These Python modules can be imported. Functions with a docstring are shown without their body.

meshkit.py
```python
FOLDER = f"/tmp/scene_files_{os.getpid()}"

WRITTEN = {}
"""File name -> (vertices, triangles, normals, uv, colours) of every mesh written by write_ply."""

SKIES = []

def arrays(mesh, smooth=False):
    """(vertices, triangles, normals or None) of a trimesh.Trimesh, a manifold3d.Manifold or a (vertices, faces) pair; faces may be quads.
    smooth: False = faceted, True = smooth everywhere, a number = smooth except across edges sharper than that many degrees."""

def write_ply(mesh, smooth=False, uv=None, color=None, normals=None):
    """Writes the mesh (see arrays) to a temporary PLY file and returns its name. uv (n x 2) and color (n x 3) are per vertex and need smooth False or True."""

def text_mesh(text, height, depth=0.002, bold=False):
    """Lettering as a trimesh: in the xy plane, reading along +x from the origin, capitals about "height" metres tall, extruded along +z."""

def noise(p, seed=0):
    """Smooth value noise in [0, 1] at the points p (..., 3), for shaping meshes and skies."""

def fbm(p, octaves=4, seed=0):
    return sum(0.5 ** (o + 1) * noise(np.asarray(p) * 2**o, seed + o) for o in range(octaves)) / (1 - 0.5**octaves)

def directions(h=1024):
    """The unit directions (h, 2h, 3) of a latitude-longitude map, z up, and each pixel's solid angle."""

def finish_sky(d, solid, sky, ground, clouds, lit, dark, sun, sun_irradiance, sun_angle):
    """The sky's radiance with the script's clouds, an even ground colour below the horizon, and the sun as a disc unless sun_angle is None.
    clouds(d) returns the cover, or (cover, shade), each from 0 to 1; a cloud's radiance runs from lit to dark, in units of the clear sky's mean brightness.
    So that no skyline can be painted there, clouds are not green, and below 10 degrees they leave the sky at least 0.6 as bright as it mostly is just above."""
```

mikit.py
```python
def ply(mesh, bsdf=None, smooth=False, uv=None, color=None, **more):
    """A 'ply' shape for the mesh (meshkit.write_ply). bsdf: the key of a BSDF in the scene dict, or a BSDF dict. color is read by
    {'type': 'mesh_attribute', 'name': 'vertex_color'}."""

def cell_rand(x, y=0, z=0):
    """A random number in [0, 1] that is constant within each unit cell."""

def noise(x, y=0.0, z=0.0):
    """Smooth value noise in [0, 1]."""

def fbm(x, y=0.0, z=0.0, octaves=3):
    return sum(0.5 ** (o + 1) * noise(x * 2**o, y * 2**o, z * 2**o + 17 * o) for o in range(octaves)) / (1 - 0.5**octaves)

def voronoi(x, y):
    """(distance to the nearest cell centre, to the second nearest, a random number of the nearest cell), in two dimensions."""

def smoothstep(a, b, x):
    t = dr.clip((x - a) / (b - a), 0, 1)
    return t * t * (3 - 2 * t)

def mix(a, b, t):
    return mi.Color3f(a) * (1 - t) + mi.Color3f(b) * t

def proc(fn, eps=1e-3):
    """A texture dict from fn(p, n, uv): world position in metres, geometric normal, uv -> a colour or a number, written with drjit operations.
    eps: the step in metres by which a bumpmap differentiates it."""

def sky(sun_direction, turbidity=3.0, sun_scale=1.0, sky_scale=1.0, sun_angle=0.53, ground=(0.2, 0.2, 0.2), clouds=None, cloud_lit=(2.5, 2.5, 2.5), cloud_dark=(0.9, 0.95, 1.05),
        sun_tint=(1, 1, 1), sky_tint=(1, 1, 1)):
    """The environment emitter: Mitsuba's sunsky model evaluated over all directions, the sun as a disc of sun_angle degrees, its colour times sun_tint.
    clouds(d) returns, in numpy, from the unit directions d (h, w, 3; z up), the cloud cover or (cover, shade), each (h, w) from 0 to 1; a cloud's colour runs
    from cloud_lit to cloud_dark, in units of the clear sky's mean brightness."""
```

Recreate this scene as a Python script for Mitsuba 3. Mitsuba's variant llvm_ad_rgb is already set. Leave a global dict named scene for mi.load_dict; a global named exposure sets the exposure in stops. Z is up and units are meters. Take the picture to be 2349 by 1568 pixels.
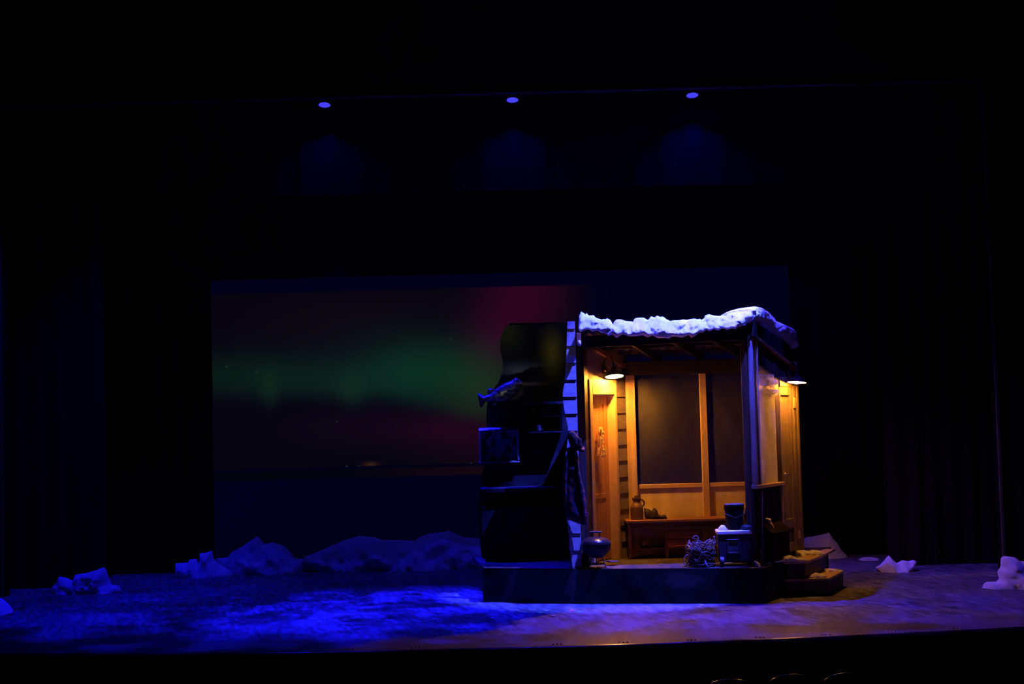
import math
import numpy as np, trimesh, shapely, shapely.geometry as sg
import manifold3d as m3
import drjit as dr
import mitsuba as mi
import meshkit, mikit
from scipy.spatial import Delaunay
from mikit import proc, noise, fbm, smoothstep, mix, voronoi, cell_rand
T = mi.ScalarTransform4f
rng = np.random.default_rng(7)
scene, labels = {}, {}

# ------------------------------------------------------------------ camera, lights, exposure
EYE = np.array([0.0, 0.0, 2.3]); FOCAL = 3262.0
PITCH, ROLL = math.atan(179 / FOCAL), math.radians(1.5)
_f = np.array([0, math.cos(PITCH), math.sin(PITCH)])
_u = np.array([math.sin(ROLL), -math.cos(ROLL) * math.sin(PITCH), math.cos(ROLL) * math.cos(PITCH)])
scene['camera'] = {'type': 'perspective', 'fov': 2 * math.degrees(math.atan(2349 / 2 / FOCAL)), 'fov_axis': 'x', 'near_clip': 0.1, 'far_clip': 200,
                   'to_world': T().look_at(origin=EYE.tolist(), target=(EYE + _f).tolist(), up=_u.tolist())}
exposure = 5.0
K = 2.0 ** -exposure          # light levels below are given for an exposure of 0


def breakup(scale, lo, hi, seed):
    """The leaf break-up gobo in an apron lantern: soft-edged holes."""
    return proc(lambda p, n, uv: mi.Color3f(0.10 + 0.9 * smoothstep(lo, hi, fbm(uv.x * scale + seed, uv.y * scale + 2.3 * seed, 0.5, 3))))


def lantern(name, at, aim, colour, cutoff, beam, gobo=None, weight=1.0):
    up = [0, 1, 0] if abs(aim[2] - at[2]) > 2 * abs(aim[1] - at[1]) else [0, 0, 1]
    d = {'type': 'spot', 'to_world': T().look_at(origin=list(at), target=list(aim), up=up), 'intensity': {'type': 'rgb', 'value': (K * np.asarray(colour)).tolist()}, 'sampling_weight': weight,
         'cutoff_angle': cutoff, 'beam_width': beam}
    if gobo:
        d['texture'] = gobo
    scene[name] = d


BLUE = np.array([0.007, 0.0055, 1.0])
lantern('apron_lantern_a', (-2.3, 19.6, 8.7), (-1.5, 17.7, 0), 1600 * BLUE, 17, 7, breakup(9, 0.42, 0.62, 3.0))
lantern('apron_lantern_b', (0.9, 17.75, 8.6), (0.8, 16.7, 0), 700 * BLUE, 16, 6, breakup(9, 0.40, 0.62, 8.0))
lantern('apron_lantern_c', (-4.2, 18.6, 8.7), (-3.8, 17.4, 0), 380 * BLUE, 22, 10, breakup(7, 0.40, 0.62, 5.0))
lantern('apron_lantern_d', (1.3, 17.8, 8.7), (3.1, 16.6, 0), 480 * np.array([0.05, 0.015, 1.0]), 19, 8, breakup(9, 0.42, 0.62, 11.0))
lantern('apron_lantern_e', (1.4, 18.0, 8.9), (5.7, 18.6, 0), 150 * np.array([0.055, 0.025, 1.0]), 22, 12)
lantern('roof_special', (3.2, 16.65, 8.6), (1.88, 18.1, 3.0), 1400 * np.array([0.052, 0.066, 1.0]), 13, 11.3, weight=3)
lantern('added_rake_light', (4.5, 17.0, 8.6), (3.28, 18.5, 3.35), 260 * np.array([0.045, 0.04, 1.0]), 5.5, 4)  # added lamp that brightens the snow on the right rake
lantern('added_light_f', (-1.2, 19.9, 8.6), (-0.35, 19.4, 2.4), 700 * BLUE, 6, 4)  # added lamp for the tops of the fish and picture frame
lantern('added_light_g', (-5.6, 19.2, 8.7), (-6.2, 20.2, 0), 110 * BLUE, 22, 12)  # added lamp that lifts the snow at the far left
lantern('added_upstage_light_a', (-2.9, 22.0, 5.95), (-2.6, 22.2, 0), 9.5 * np.array([0.016, 0.012, 1.0]), 36, 24)  # added unseen lamp that brightens the heaps before the screen
lantern('added_upstage_light_b', (4.4, 22.0, 5.95), (4.6, 22.2, 0), 7 * np.array([0.10, 0.03, 1.0]), 34, 20)  # added unseen lamp for the heap behind the outer door
lantern('aurora_projector_spill', (0.0, 3.0, 4.6), (0.1, 19.5, 3.2), 28 * np.array([1.0, 0.9, 0.7]), 3.2, 2.2)
scene['ambient_fill'] = {'type': 'constant', 'radiance': {'type': 'rgb', 'value': [K * 0.0005, K * 0.0005, K * 0.003]}}  # added even fill in place of bounced light, no real source
BULB = K * 3400 * np.array([1.0, 0.34, 0.035])

# ------------------------------------------------------------------ materials
def P(base, rough=0.7, spec=0.3, bump=None, **k):
    b = base if isinstance(base, dict) else {'type': 'rgb', 'value': list(base)}
    d = {'type': 'principled', 'base_color': b, 'roughness': rough, 'specular': spec, **k}
    if bump:
        d = {'type': 'bumpmap', 'arbitrary': bump[0], 'scale': bump[1], 'bsdf': d}
    return {'type': 'twosided', 'bsdf': d}


def wood(a, b, f=14.0, vertical=True, rough=0.55, spec=0.35):
    def fn(p, n, uv):
        x, y, z = (p.x * f * 3, p.y * f * 3, p.z * f * 0.16) if vertical else (p.x * f * 0.16, p.y * f * 0.3, p.z * f * 3)
        g = fbm(x, y, z, 3)
        line = smoothstep(0.35, 0.75, noise(x * 2.2, y * 2.2, z * 0.7))
        return mix(a, b, dr.clip(0.65 * g + 0.45 * line, 0, 1))
    return P(proc(fn), rough, spec)


def mottled(a, b, f=6.0, rough=0.8, spec=0.2, **k):
    return P(proc(lambda p, n, uv: mix(a, b, smoothstep(0.3, 0.7, fbm(p.x * f, p.y * f, p.z * f, 4)))), rough, spec, **k)


M = scene   # each BSDF is one scene entry, referred to by its key
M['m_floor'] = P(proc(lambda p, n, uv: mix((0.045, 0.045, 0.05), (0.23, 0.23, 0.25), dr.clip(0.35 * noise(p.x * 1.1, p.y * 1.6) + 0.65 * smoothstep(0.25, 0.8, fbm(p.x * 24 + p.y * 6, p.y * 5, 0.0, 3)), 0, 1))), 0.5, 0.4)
M['m_apron'] = P(proc(lambda p, n, uv: mix((0.10, 0.09, 0.085), (0.17, 0.15, 0.14), fbm(p.x * 3, p.y * 9, 0.0, 3))), 0.42, 0.5)
M['m_nosing'] = wood((0.02, 0.014, 0.012), (0.06, 0.035, 0.025), 8, False, 0.2, 0.6)
M['m_black'] = P((0.004, 0.004, 0.004), 0.9, 0.08)
M['m_house'] = P((0.012, 0.012, 0.012), 0.9, 0.1)
M['m_velour'] = P(proc(lambda p, n, uv: mix((0.006, 0.006, 0.007), (0.013, 0.013, 0.015), noise(p.x * 9, p.y * 9, p.z * 0.6))), 0.95, 0.05)
M['m_border'] = P((0.008, 0.008, 0.009), 0.95, 0.05)
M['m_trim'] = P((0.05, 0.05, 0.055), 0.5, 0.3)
M['m_bin'] = P((0.012, 0.007, 0.005), 0.85, 0.05)
M['m_snow'] = P(proc(lambda p, n, uv: mix((0.78, 0.79, 0.80), (0.90, 0.90, 0.90), fbm(p.x * 22, p.y * 22, p.z * 22, 3))), 0.95, 0.05)
M['m_metal_black'] = P((0.02, 0.02, 0.022), 0.35, 0.5)
M['m_enamel'] = P((0.85, 0.83, 0.78), 0.4, 0.4)
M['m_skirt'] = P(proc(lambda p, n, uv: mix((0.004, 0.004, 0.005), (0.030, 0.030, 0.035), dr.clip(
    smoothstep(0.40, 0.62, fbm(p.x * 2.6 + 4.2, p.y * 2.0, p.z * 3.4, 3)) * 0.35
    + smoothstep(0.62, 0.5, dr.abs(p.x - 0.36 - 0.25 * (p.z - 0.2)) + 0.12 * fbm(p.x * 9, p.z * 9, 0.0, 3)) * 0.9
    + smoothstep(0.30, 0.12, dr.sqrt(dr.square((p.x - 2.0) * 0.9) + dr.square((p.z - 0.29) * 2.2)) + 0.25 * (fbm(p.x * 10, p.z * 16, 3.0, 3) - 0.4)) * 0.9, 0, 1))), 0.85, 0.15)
M['m_deck'] = wood((0.022, 0.018, 0.016), (0.055, 0.045, 0.042), 10, False, 0.6, 0.3)
M['m_siding'] = P(proc(lambda p, n, uv: mix((0.14, 0.11, 0.10), (0.26, 0.21, 0.20), fbm(p.x * 14, p.y * 14, p.z * 26, 4))), 0.8, 0.2)
M['m_siding_b'] = P(proc(lambda p, n, uv: mix((0.12, 0.10, 0.095), (0.23, 0.19, 0.185), fbm(p.x * 12 + 5, p.y * 12, p.z * 30, 4))), 0.8, 0.2)
M['m_siding_end_lit'] = P(proc(lambda p, n, uv: mix((0.26, 0.24, 0.24), (0.44, 0.42, 0.42), fbm(p.x * 14, p.y * 14, p.z * 26, 4))), 0.8, 0.1)  # same siding, painted paler to carry the stronger light on this end
M['m_darkwood'] = wood((0.025, 0.016, 0.012), (0.075, 0.045, 0.03), 10)
M['m_roofwood'] = wood((0.008, 0.005, 0.004), (0.022, 0.014, 0.010), 9, False)
M['m_pine'] = wood((0.42, 0.27, 0.13), (0.64, 0.46, 0.25), 7)
M['m_pine_flat'] = wood((0.40, 0.26, 0.13), (0.60, 0.43, 0.24), 7, False)
M['m_door'] = wood((0.30, 0.13, 0.055), (0.44, 0.21, 0.09), 9, True, 0.42, 0.45)
M['m_door_out'] = wood((0.12, 0.08, 0.04), (0.27, 0.20, 0.10), 9, True, 0.45, 0.45)
M['m_kick'] = P(proc(lambda p, n, uv: mix((0.50, 0.40, 0.27), (0.70, 0.58, 0.42), dr.clip(0.55 * fbm(p.x * 16, 0.0, p.z * 0.7, 3) + 0.5 * smoothstep(0.4, 0.8, noise(p.x * 9, 2.0, p.z * 1.2)), 0, 1))), 0.7, 0.2)
M['m_bench'] = wood((0.15, 0.06, 0.03), (0.30, 0.13, 0.06), 9, False, 0.45, 0.4)
M['m_crate'] = wood((0.17, 0.05, 0.025), (0.32, 0.11, 0.05), 12, False, 0.5, 0.35)
M['m_film'] = {'type': 'principledthin', 'base_color': {'type': 'rgb', 'value': [0.30, 0.28, 0.36]}, 'roughness': 0.52, 'spec_trans': 0.9, 'diff_trans': 1.0, 'eta': 1.5}
M['m_film_side'] = {'type': 'principledthin', 'base_color': {'type': 'rgb', 'value': [0.50, 0.48, 0.50]}, 'roughness': 0.4, 'spec_trans': 0.1, 'diff_trans': 0.7, 'eta': 1.5}
M['m_film_bunch'] = {'type': 'principledthin', 'base_color': {'type': 'rgb', 'value': [0.85, 0.83, 0.80]}, 'roughness': 0.35, 'spec_trans': 0.0, 'diff_trans': 1.3, 'eta': 1.5}
M['m_bowl'] = P((0.010, 0.010, 0.011), 0.5, 0.15)
M['m_corrugated'] = P((0.10, 0.095, 0.095), 0.5, 0.4)
M['m_picture'] = P(proc(lambda p, n, uv: mix((0.30, 0.30, 0.30), (0.05, 0.05, 0.05), smoothstep(0.48, 0.62, fbm(p.x * 14, 1.0, p.z * 9, 4)))), 0.5, 0.4)
M['m_frame'] = P((0.55, 0.52, 0.48), 0.4, 0.4)


def painted_projection(p, n, uv):  # projector light falling on the wall, painted into its colour
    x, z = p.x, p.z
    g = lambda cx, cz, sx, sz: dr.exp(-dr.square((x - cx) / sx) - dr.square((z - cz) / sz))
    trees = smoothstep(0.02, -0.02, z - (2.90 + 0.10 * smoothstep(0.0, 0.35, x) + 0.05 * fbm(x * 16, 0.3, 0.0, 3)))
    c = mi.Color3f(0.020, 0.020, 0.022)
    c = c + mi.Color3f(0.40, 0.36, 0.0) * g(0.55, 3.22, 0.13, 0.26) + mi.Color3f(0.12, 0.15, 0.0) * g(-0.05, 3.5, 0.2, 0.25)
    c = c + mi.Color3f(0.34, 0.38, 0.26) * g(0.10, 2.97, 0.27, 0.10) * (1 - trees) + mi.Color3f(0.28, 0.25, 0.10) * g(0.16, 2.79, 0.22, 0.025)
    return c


M['m_painted_projection'] = P(proc(painted_projection), 0.95, 0.0)
M['m_counter'] = mottled((0.014, 0.014, 0.018), (0.034, 0.034, 0.04), 4, 0.9, 0.02)
M['m_counter_dark'] = P((0.005, 0.005, 0.005), 0.9, 0.02)
M['m_fish'] = P(proc(lambda p, n, uv: mix((0.02, 0.022, 0.018), (0.14, 0.14, 0.12), smoothstep(0.3, 0.7, fbm(p.x * 30, p.y * 20, p.z * 30, 3)))), 0.3, 0.6, clearcoat=0.6, clearcoat_gloss=0.8)
M['m_fish_mouth'] = P((0.75, 0.42, 0.10), 0.4, 0.5)
M['m_mug'] = P((0.10, 0.10, 0.11), 0.4, 0.3)
M['m_plaid'] = P(proc(lambda p, n, uv: mix(mix((0.012, 0.010, 0.02), (0.10, 0.015, 0.015), smoothstep(0.45, 0.55, noise(p.x * 11 + 3, 0.0, 0.0) * 0.5 + 0.5 * (dr.sin(p.x * 75) * 0.5 + 0.5))), (0.02, 0.018, 0.035), smoothstep(0.45, 0.55, dr.sin(p.z * 52) * 0.5 + 0.5) * 0.7)), 0.9, 0.15)
M['m_hat'] = mottled((0.012, 0.008, 0.008), (0.035, 0.022, 0.02), 40, 0.95)
M['m_grill_lid'] = P((0.015, 0.011, 0.014), 0.25, 0.35, clearcoat=0.25, clearcoat_gloss=0.9)
M['m_chrome'] = P((0.6, 0.6, 0.62), 0.25, 0.6, metallic=1.0)
M['m_jug'] = P((0.16, 0.085, 0.05), 0.4, 0.5)
M['m_jug_dark'] = P((0.07, 0.035, 0.022), 0.45, 0.45)
M['m_boot'] = mottled((0.012, 0.010, 0.009), (0.035, 0.028, 0.022), 20, 0.7)
M['m_shoe'] = mottled((0.16, 0.10, 0.05), (0.34, 0.24, 0.12), 25, 0.6)
M['m_cooler_lid'] = P((0.75, 0.74, 0.72), 0.4, 0.4)
M['m_cooler'] = P((0.035, 0.03, 0.045), 0.5, 0.4)
M['m_cooler_dark'] = P((0.05, 0.05, 0.06), 0.6, 0.3)
M['m_bucket'] = P((0.006, 0.006, 0.007), 0.8, 0.08)
M['m_basket'] = mottled((0.04, 0.028, 0.02), (0.10, 0.07, 0.05), 30, 0.8)
M['m_strand'] = P((0.17, 0.14, 0.14), 0.6, 0.3)
M['m_pole'] = P((0.45, 0.38, 0.34), 0.4, 0.4)
M['m_ski'] = P((0.05, 0.05, 0.12), 0.35, 0.5)
M['m_tape_white'] = P((0.75, 0.75, 0.75), 0.6, 0.2)
M['m_tape_green'] = P((0.10, 0.75, 0.40), 0.6, 0.2)
M['m_tape_red'] = P((0.85, 0.10, 0.15), 0.6, 0.2)
M['m_tape_pink'] = P((0.85, 0.35, 0.65), 0.6, 0.2)
M['m_leaf'] = mottled((0.55, 0.42, 0.24), (0.78, 0.66, 0.44), 30, 0.8)
M['m_leaf_green'] = mottled((0.20, 0.20, 0.11), (0.34, 0.33, 0.18), 30, 0.8)
M['m_seat'] = P((0.006, 0.005, 0.004), 0.22, 0.22)
M['m_brown_end'] = P((0.30, 0.10, 0.05), 0.6, 0.3)

# ------------------------------------------------------------------ helpers
class Frame:
    """A local frame: a along u, b along the normal n, c upward."""
    def __init__(self, o, u=(1, 0), n=None):
        u = np.array([u[0], u[1], 0.0]); u /= np.linalg.norm(u)
        n = np.array([u[1], -u[0], 0.0]) if n is None else np.array([n[0], n[1], 0.0])
        self.o, self.m = np.array([o[0], o[1], o[2] if len(o) > 2 else 0.0]), np.stack([u, n, [0, 0, 1.0]], 1)
    def __call__(self, v): return self.o + np.asarray(v, float) @ self.m.T
    def mesh(self, t):
        t = t.copy(); t.vertices = self(t.vertices)
        if np.linalg.det(self.m) < 0: t.invert()
        return t


WORLD = Frame((0, 0), (1, 0), (0, 1))


def box(a0, a1, b0, b1, c0, c1, f=WORLD, ch=0.006):
    """A box with chamfered edges."""
    lo, hi = np.minimum([a0, b0, c0], [a1, b1, c1]).astype(float), np.maximum([a0, b0, c0], [a1, b1, c1]).astype(float)
    ch = min(ch, 0.24 * (hi - lo).min())
    pts = []
    for i in range(8):
        s = np.array([i & 1, i >> 1 & 1, i >> 2 & 1])
        corner = np.where(s, hi, lo); inward = np.where(s, -1, 1) * ch
        for k in range(3):
            q = corner + inward; q[k] = corner[k]; pts.append(q)
    return f.mesh(trimesh.convex.convex_hull(np.array(pts)))


def prism(poly, h0, h1, f=WORLD, axis='b'):
    """A polygon in (a, c) carried along b from h0 to h1 (axis 'a': polygon in (b, c) along a; axis 'c': polygon in (a, b) along c)."""
    g = poly if isinstance(poly, sg.Polygon) else sg.Polygon(poly)
    t = trimesh.creation.extrude_polygon(g, abs(h1 - h0), engine='earcut')
    v = t.vertices.copy(); h = v[:, 2] + min(h0, h1)
    t.vertices = {'b': np.stack([v[:, 0], h, v[:, 1]], 1), 'a': np.stack([h, v[:, 0], v[:, 1]], 1), 'c': np.stack([v[:, 0], v[:, 1], h], 1)}[axis]
    if axis == 'b': t.invert()
    return f.mesh(t)


def tube(points, r, sides=8, closed=False, caps=True):
    p = np.asarray(points, float); n = len(p)
    r = np.broadcast_to(r, (n,)).astype(float)
    t = (np.roll(p, -1, 0) - np.roll(p, 1, 0)) if closed else np.gradient(p, axis=0)
    t /= np.linalg.norm(t, axis=1, keepdims=True) + 1e-12
    a = np.cross(t[0], [0.3, 0.2, 0.9]); a /= np.linalg.norm(a)
    v, ang = [], np.arange(sides) * 2 * np.pi / sides
    for i in range(n):
        a = a - t[i] * (a @ t[i]); a /= np.linalg.norm(a); b = np.cross(t[i], a)
        v.append(p[i] + r[i] * (np.cos(ang)[:, None] * a + np.sin(ang)[:, None] * b))
    v = np.vstack(v); f = []
    for i in range(n if closed else n - 1):
        j = (i + 1) % n
        for k in range(sides):
            l = (k + 1) % sides
            f += [[i * sides + k, i * sides + l, j * sides + l], [i * sides + k, j * sides + l, j * sides + k]]
    if caps and not closed:
        v = np.vstack([v, p[0], p[-1]])
        for k in range(sides):
            l = (k + 1) % sides
            f += [[len(v) - 2, l, k], [len(v) - 1, (n - 1) * sides + k, (n - 1) * sides + l]]
    return trimesh.Trimesh(v, np.array(f), process=False)


def lathe(profile, at=(0, 0, 0), n=40, axis=None):
    t = trimesh.creation.revolve(np.array(profile, float), sections=n)
    if axis is not None:
        t.apply_transform(trimesh.geometry.align_vectors([0, 0, 1], axis))
    t.apply_translation(at); return t


def ball(at, r, sub=2):
    s = trimesh.creation.icosphere(sub); s.vertices = s.vertices * np.asarray(r, float) + np.asarray(at, float); return s


def join(*ms): return trimesh.util.concatenate([m for m in ms])


def inflate(outline, y=0.0, front=0.08, back=0.08, step=0.03, rough=0.0, rf=8.0, seed=1, ground=False, reach=None, path=None, power=0.5):
    """A body with this outline in the (x, z) plane that swells to its own thickness towards the viewer's side and away: snow clumps, clothes, fish, boots."""
    poly = sg.Polygon(outline).buffer(0)
    if poly.geom_type != 'Polygon': poly = max(poly.geoms, key=lambda g: g.area)
    whole = poly
    if ground:
        x0, z0, x1, z1 = poly.bounds
        cut = poly.intersection(sg.box(x0, z0, x1, z0 + 0.06)); bx0, _, bx1, _ = cut.bounds
        whole = poly.union(sg.box(bx0 + 0.02, z0 - 0.6, bx1 - 0.02, z0 + 0.03))
        if whole.geom_type != 'Polygon': whole = max(whole.geoms, key=lambda g: g.area)
    ring = poly.exterior.segmentize(step)
    edge = np.array(ring.coords)[:-1]
    x0, z0, x1, z1 = poly.bounds
    gx, gz = np.meshgrid(np.arange(x0, x1, step), np.arange(z0, z1, step * 0.9))
    gx = gx + (np.arange(gx.shape[0]) % 2)[:, None] * step / 2
    q = np.stack([gx.ravel(), gz.ravel()], 1) + rng.uniform(-0.12, 0.12, (gx.size, 2)) * step
    q = q[shapely.contains_xy(poly.buffer(-0.4 * step), q)] if not poly.buffer(-0.4 * step).is_empty else q[:0]
    pts = np.vstack([edge, q])
    tri = Delaunay(pts).simplices
    c = pts[tri].mean(1); tri = tri[shapely.contains_xy(poly, c)]
    d2 = pts[tri]; flip = np.cross(d2[:, 1] - d2[:, 0], d2[:, 2] - d2[:, 0]) < 0
    tri[flip] = tri[flip][:, ::-1]
    D = shapely.distance(shapely.points(pts), whole.exterior)
    R = reach or max(D.max(), 1e-6)
    prof = np.clip(D / R, 0, 1); prof = (1 - (1 - prof) ** 2) ** power
    def side(th, s):
        w = th * prof
        if rough:
            e = meshkit.fbm(np.stack([pts[:, 0] * rf, pts[:, 1] * rf, np.full(len(pts), 3.0 * s + seed)], 1), 4, seed) - 0.5
            w = np.maximum(w * (1 + rough / max(th, 1e-6) * 2 * e * np.clip(D / (0.3 * R), 0, 1)), 0)
        return w
    vf, vb = -side(front, 1), side(back, 2)
    off = np.concatenate([vf, vb]); t = np.concatenate([pts[:, 0]] * 2); z = np.concatenate([pts[:, 1]] * 2)
    if path is None:
        v = np.stack([t, y + off, z], 1)
    else:
        v = path(t, off, z)
    f = np.vstack([tri, tri[:, ::-1] + len(pts)])
    m = trimesh.Trimesh(v, f, process=False)
    m.merge_vertices(digits_vertex=6)
    return m


def numbered(base):
    used = set(scene) | set(labels) | {k.split('__')[0] for k in scene}
    if '__' in base: used = set(scene)
    if base not in used and not any(k.startswith(base + '__') for k in scene): return base
    i = 1
    while f'{base}_{i:03d}' in used or any(k.startswith(f'{base}_{i:03d}__') for k in scene): i += 1
    return f'{base}_{i:03d}'


def thing(name, label, cat, group=None):
    key = numbered(name)
    labels[key] = {'label': label, 'category': cat, **({'group': group} if group else {})}
    return key


def obj(name, mesh, bsdf, parent=None, smooth=30, label=None, kind=None, **more):
    key = numbered(f'{parent}__{name}' if parent else name)
    scene[key] = mikit.ply(mesh, bsdf, smooth=smooth, **more)
    e = {}
    if label: e['label'] = label
    if kind: e['kind'] = kind
    if e: labels[key] = e
    return key


def solo(name, mesh, bsdf, label, cat, group=None, smooth=30, kind=None):
    key = numbered(name)
    labels[key] = {'label': label, 'category': cat, **({'group': group} if group else {}), **({'kind': kind} if kind else {})}
    scene[key] = mikit.ply(mesh, bsdf, smooth=smooth)
    return key


def struct(name, mesh, bsdf, label=None, smooth=30, **more):
    scene[name] = mikit.ply(mesh, bsdf, smooth=smooth, **more)
    labels[name] = {'kind': 'structure', **({'label': label} if label else {})}
    return name

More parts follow.
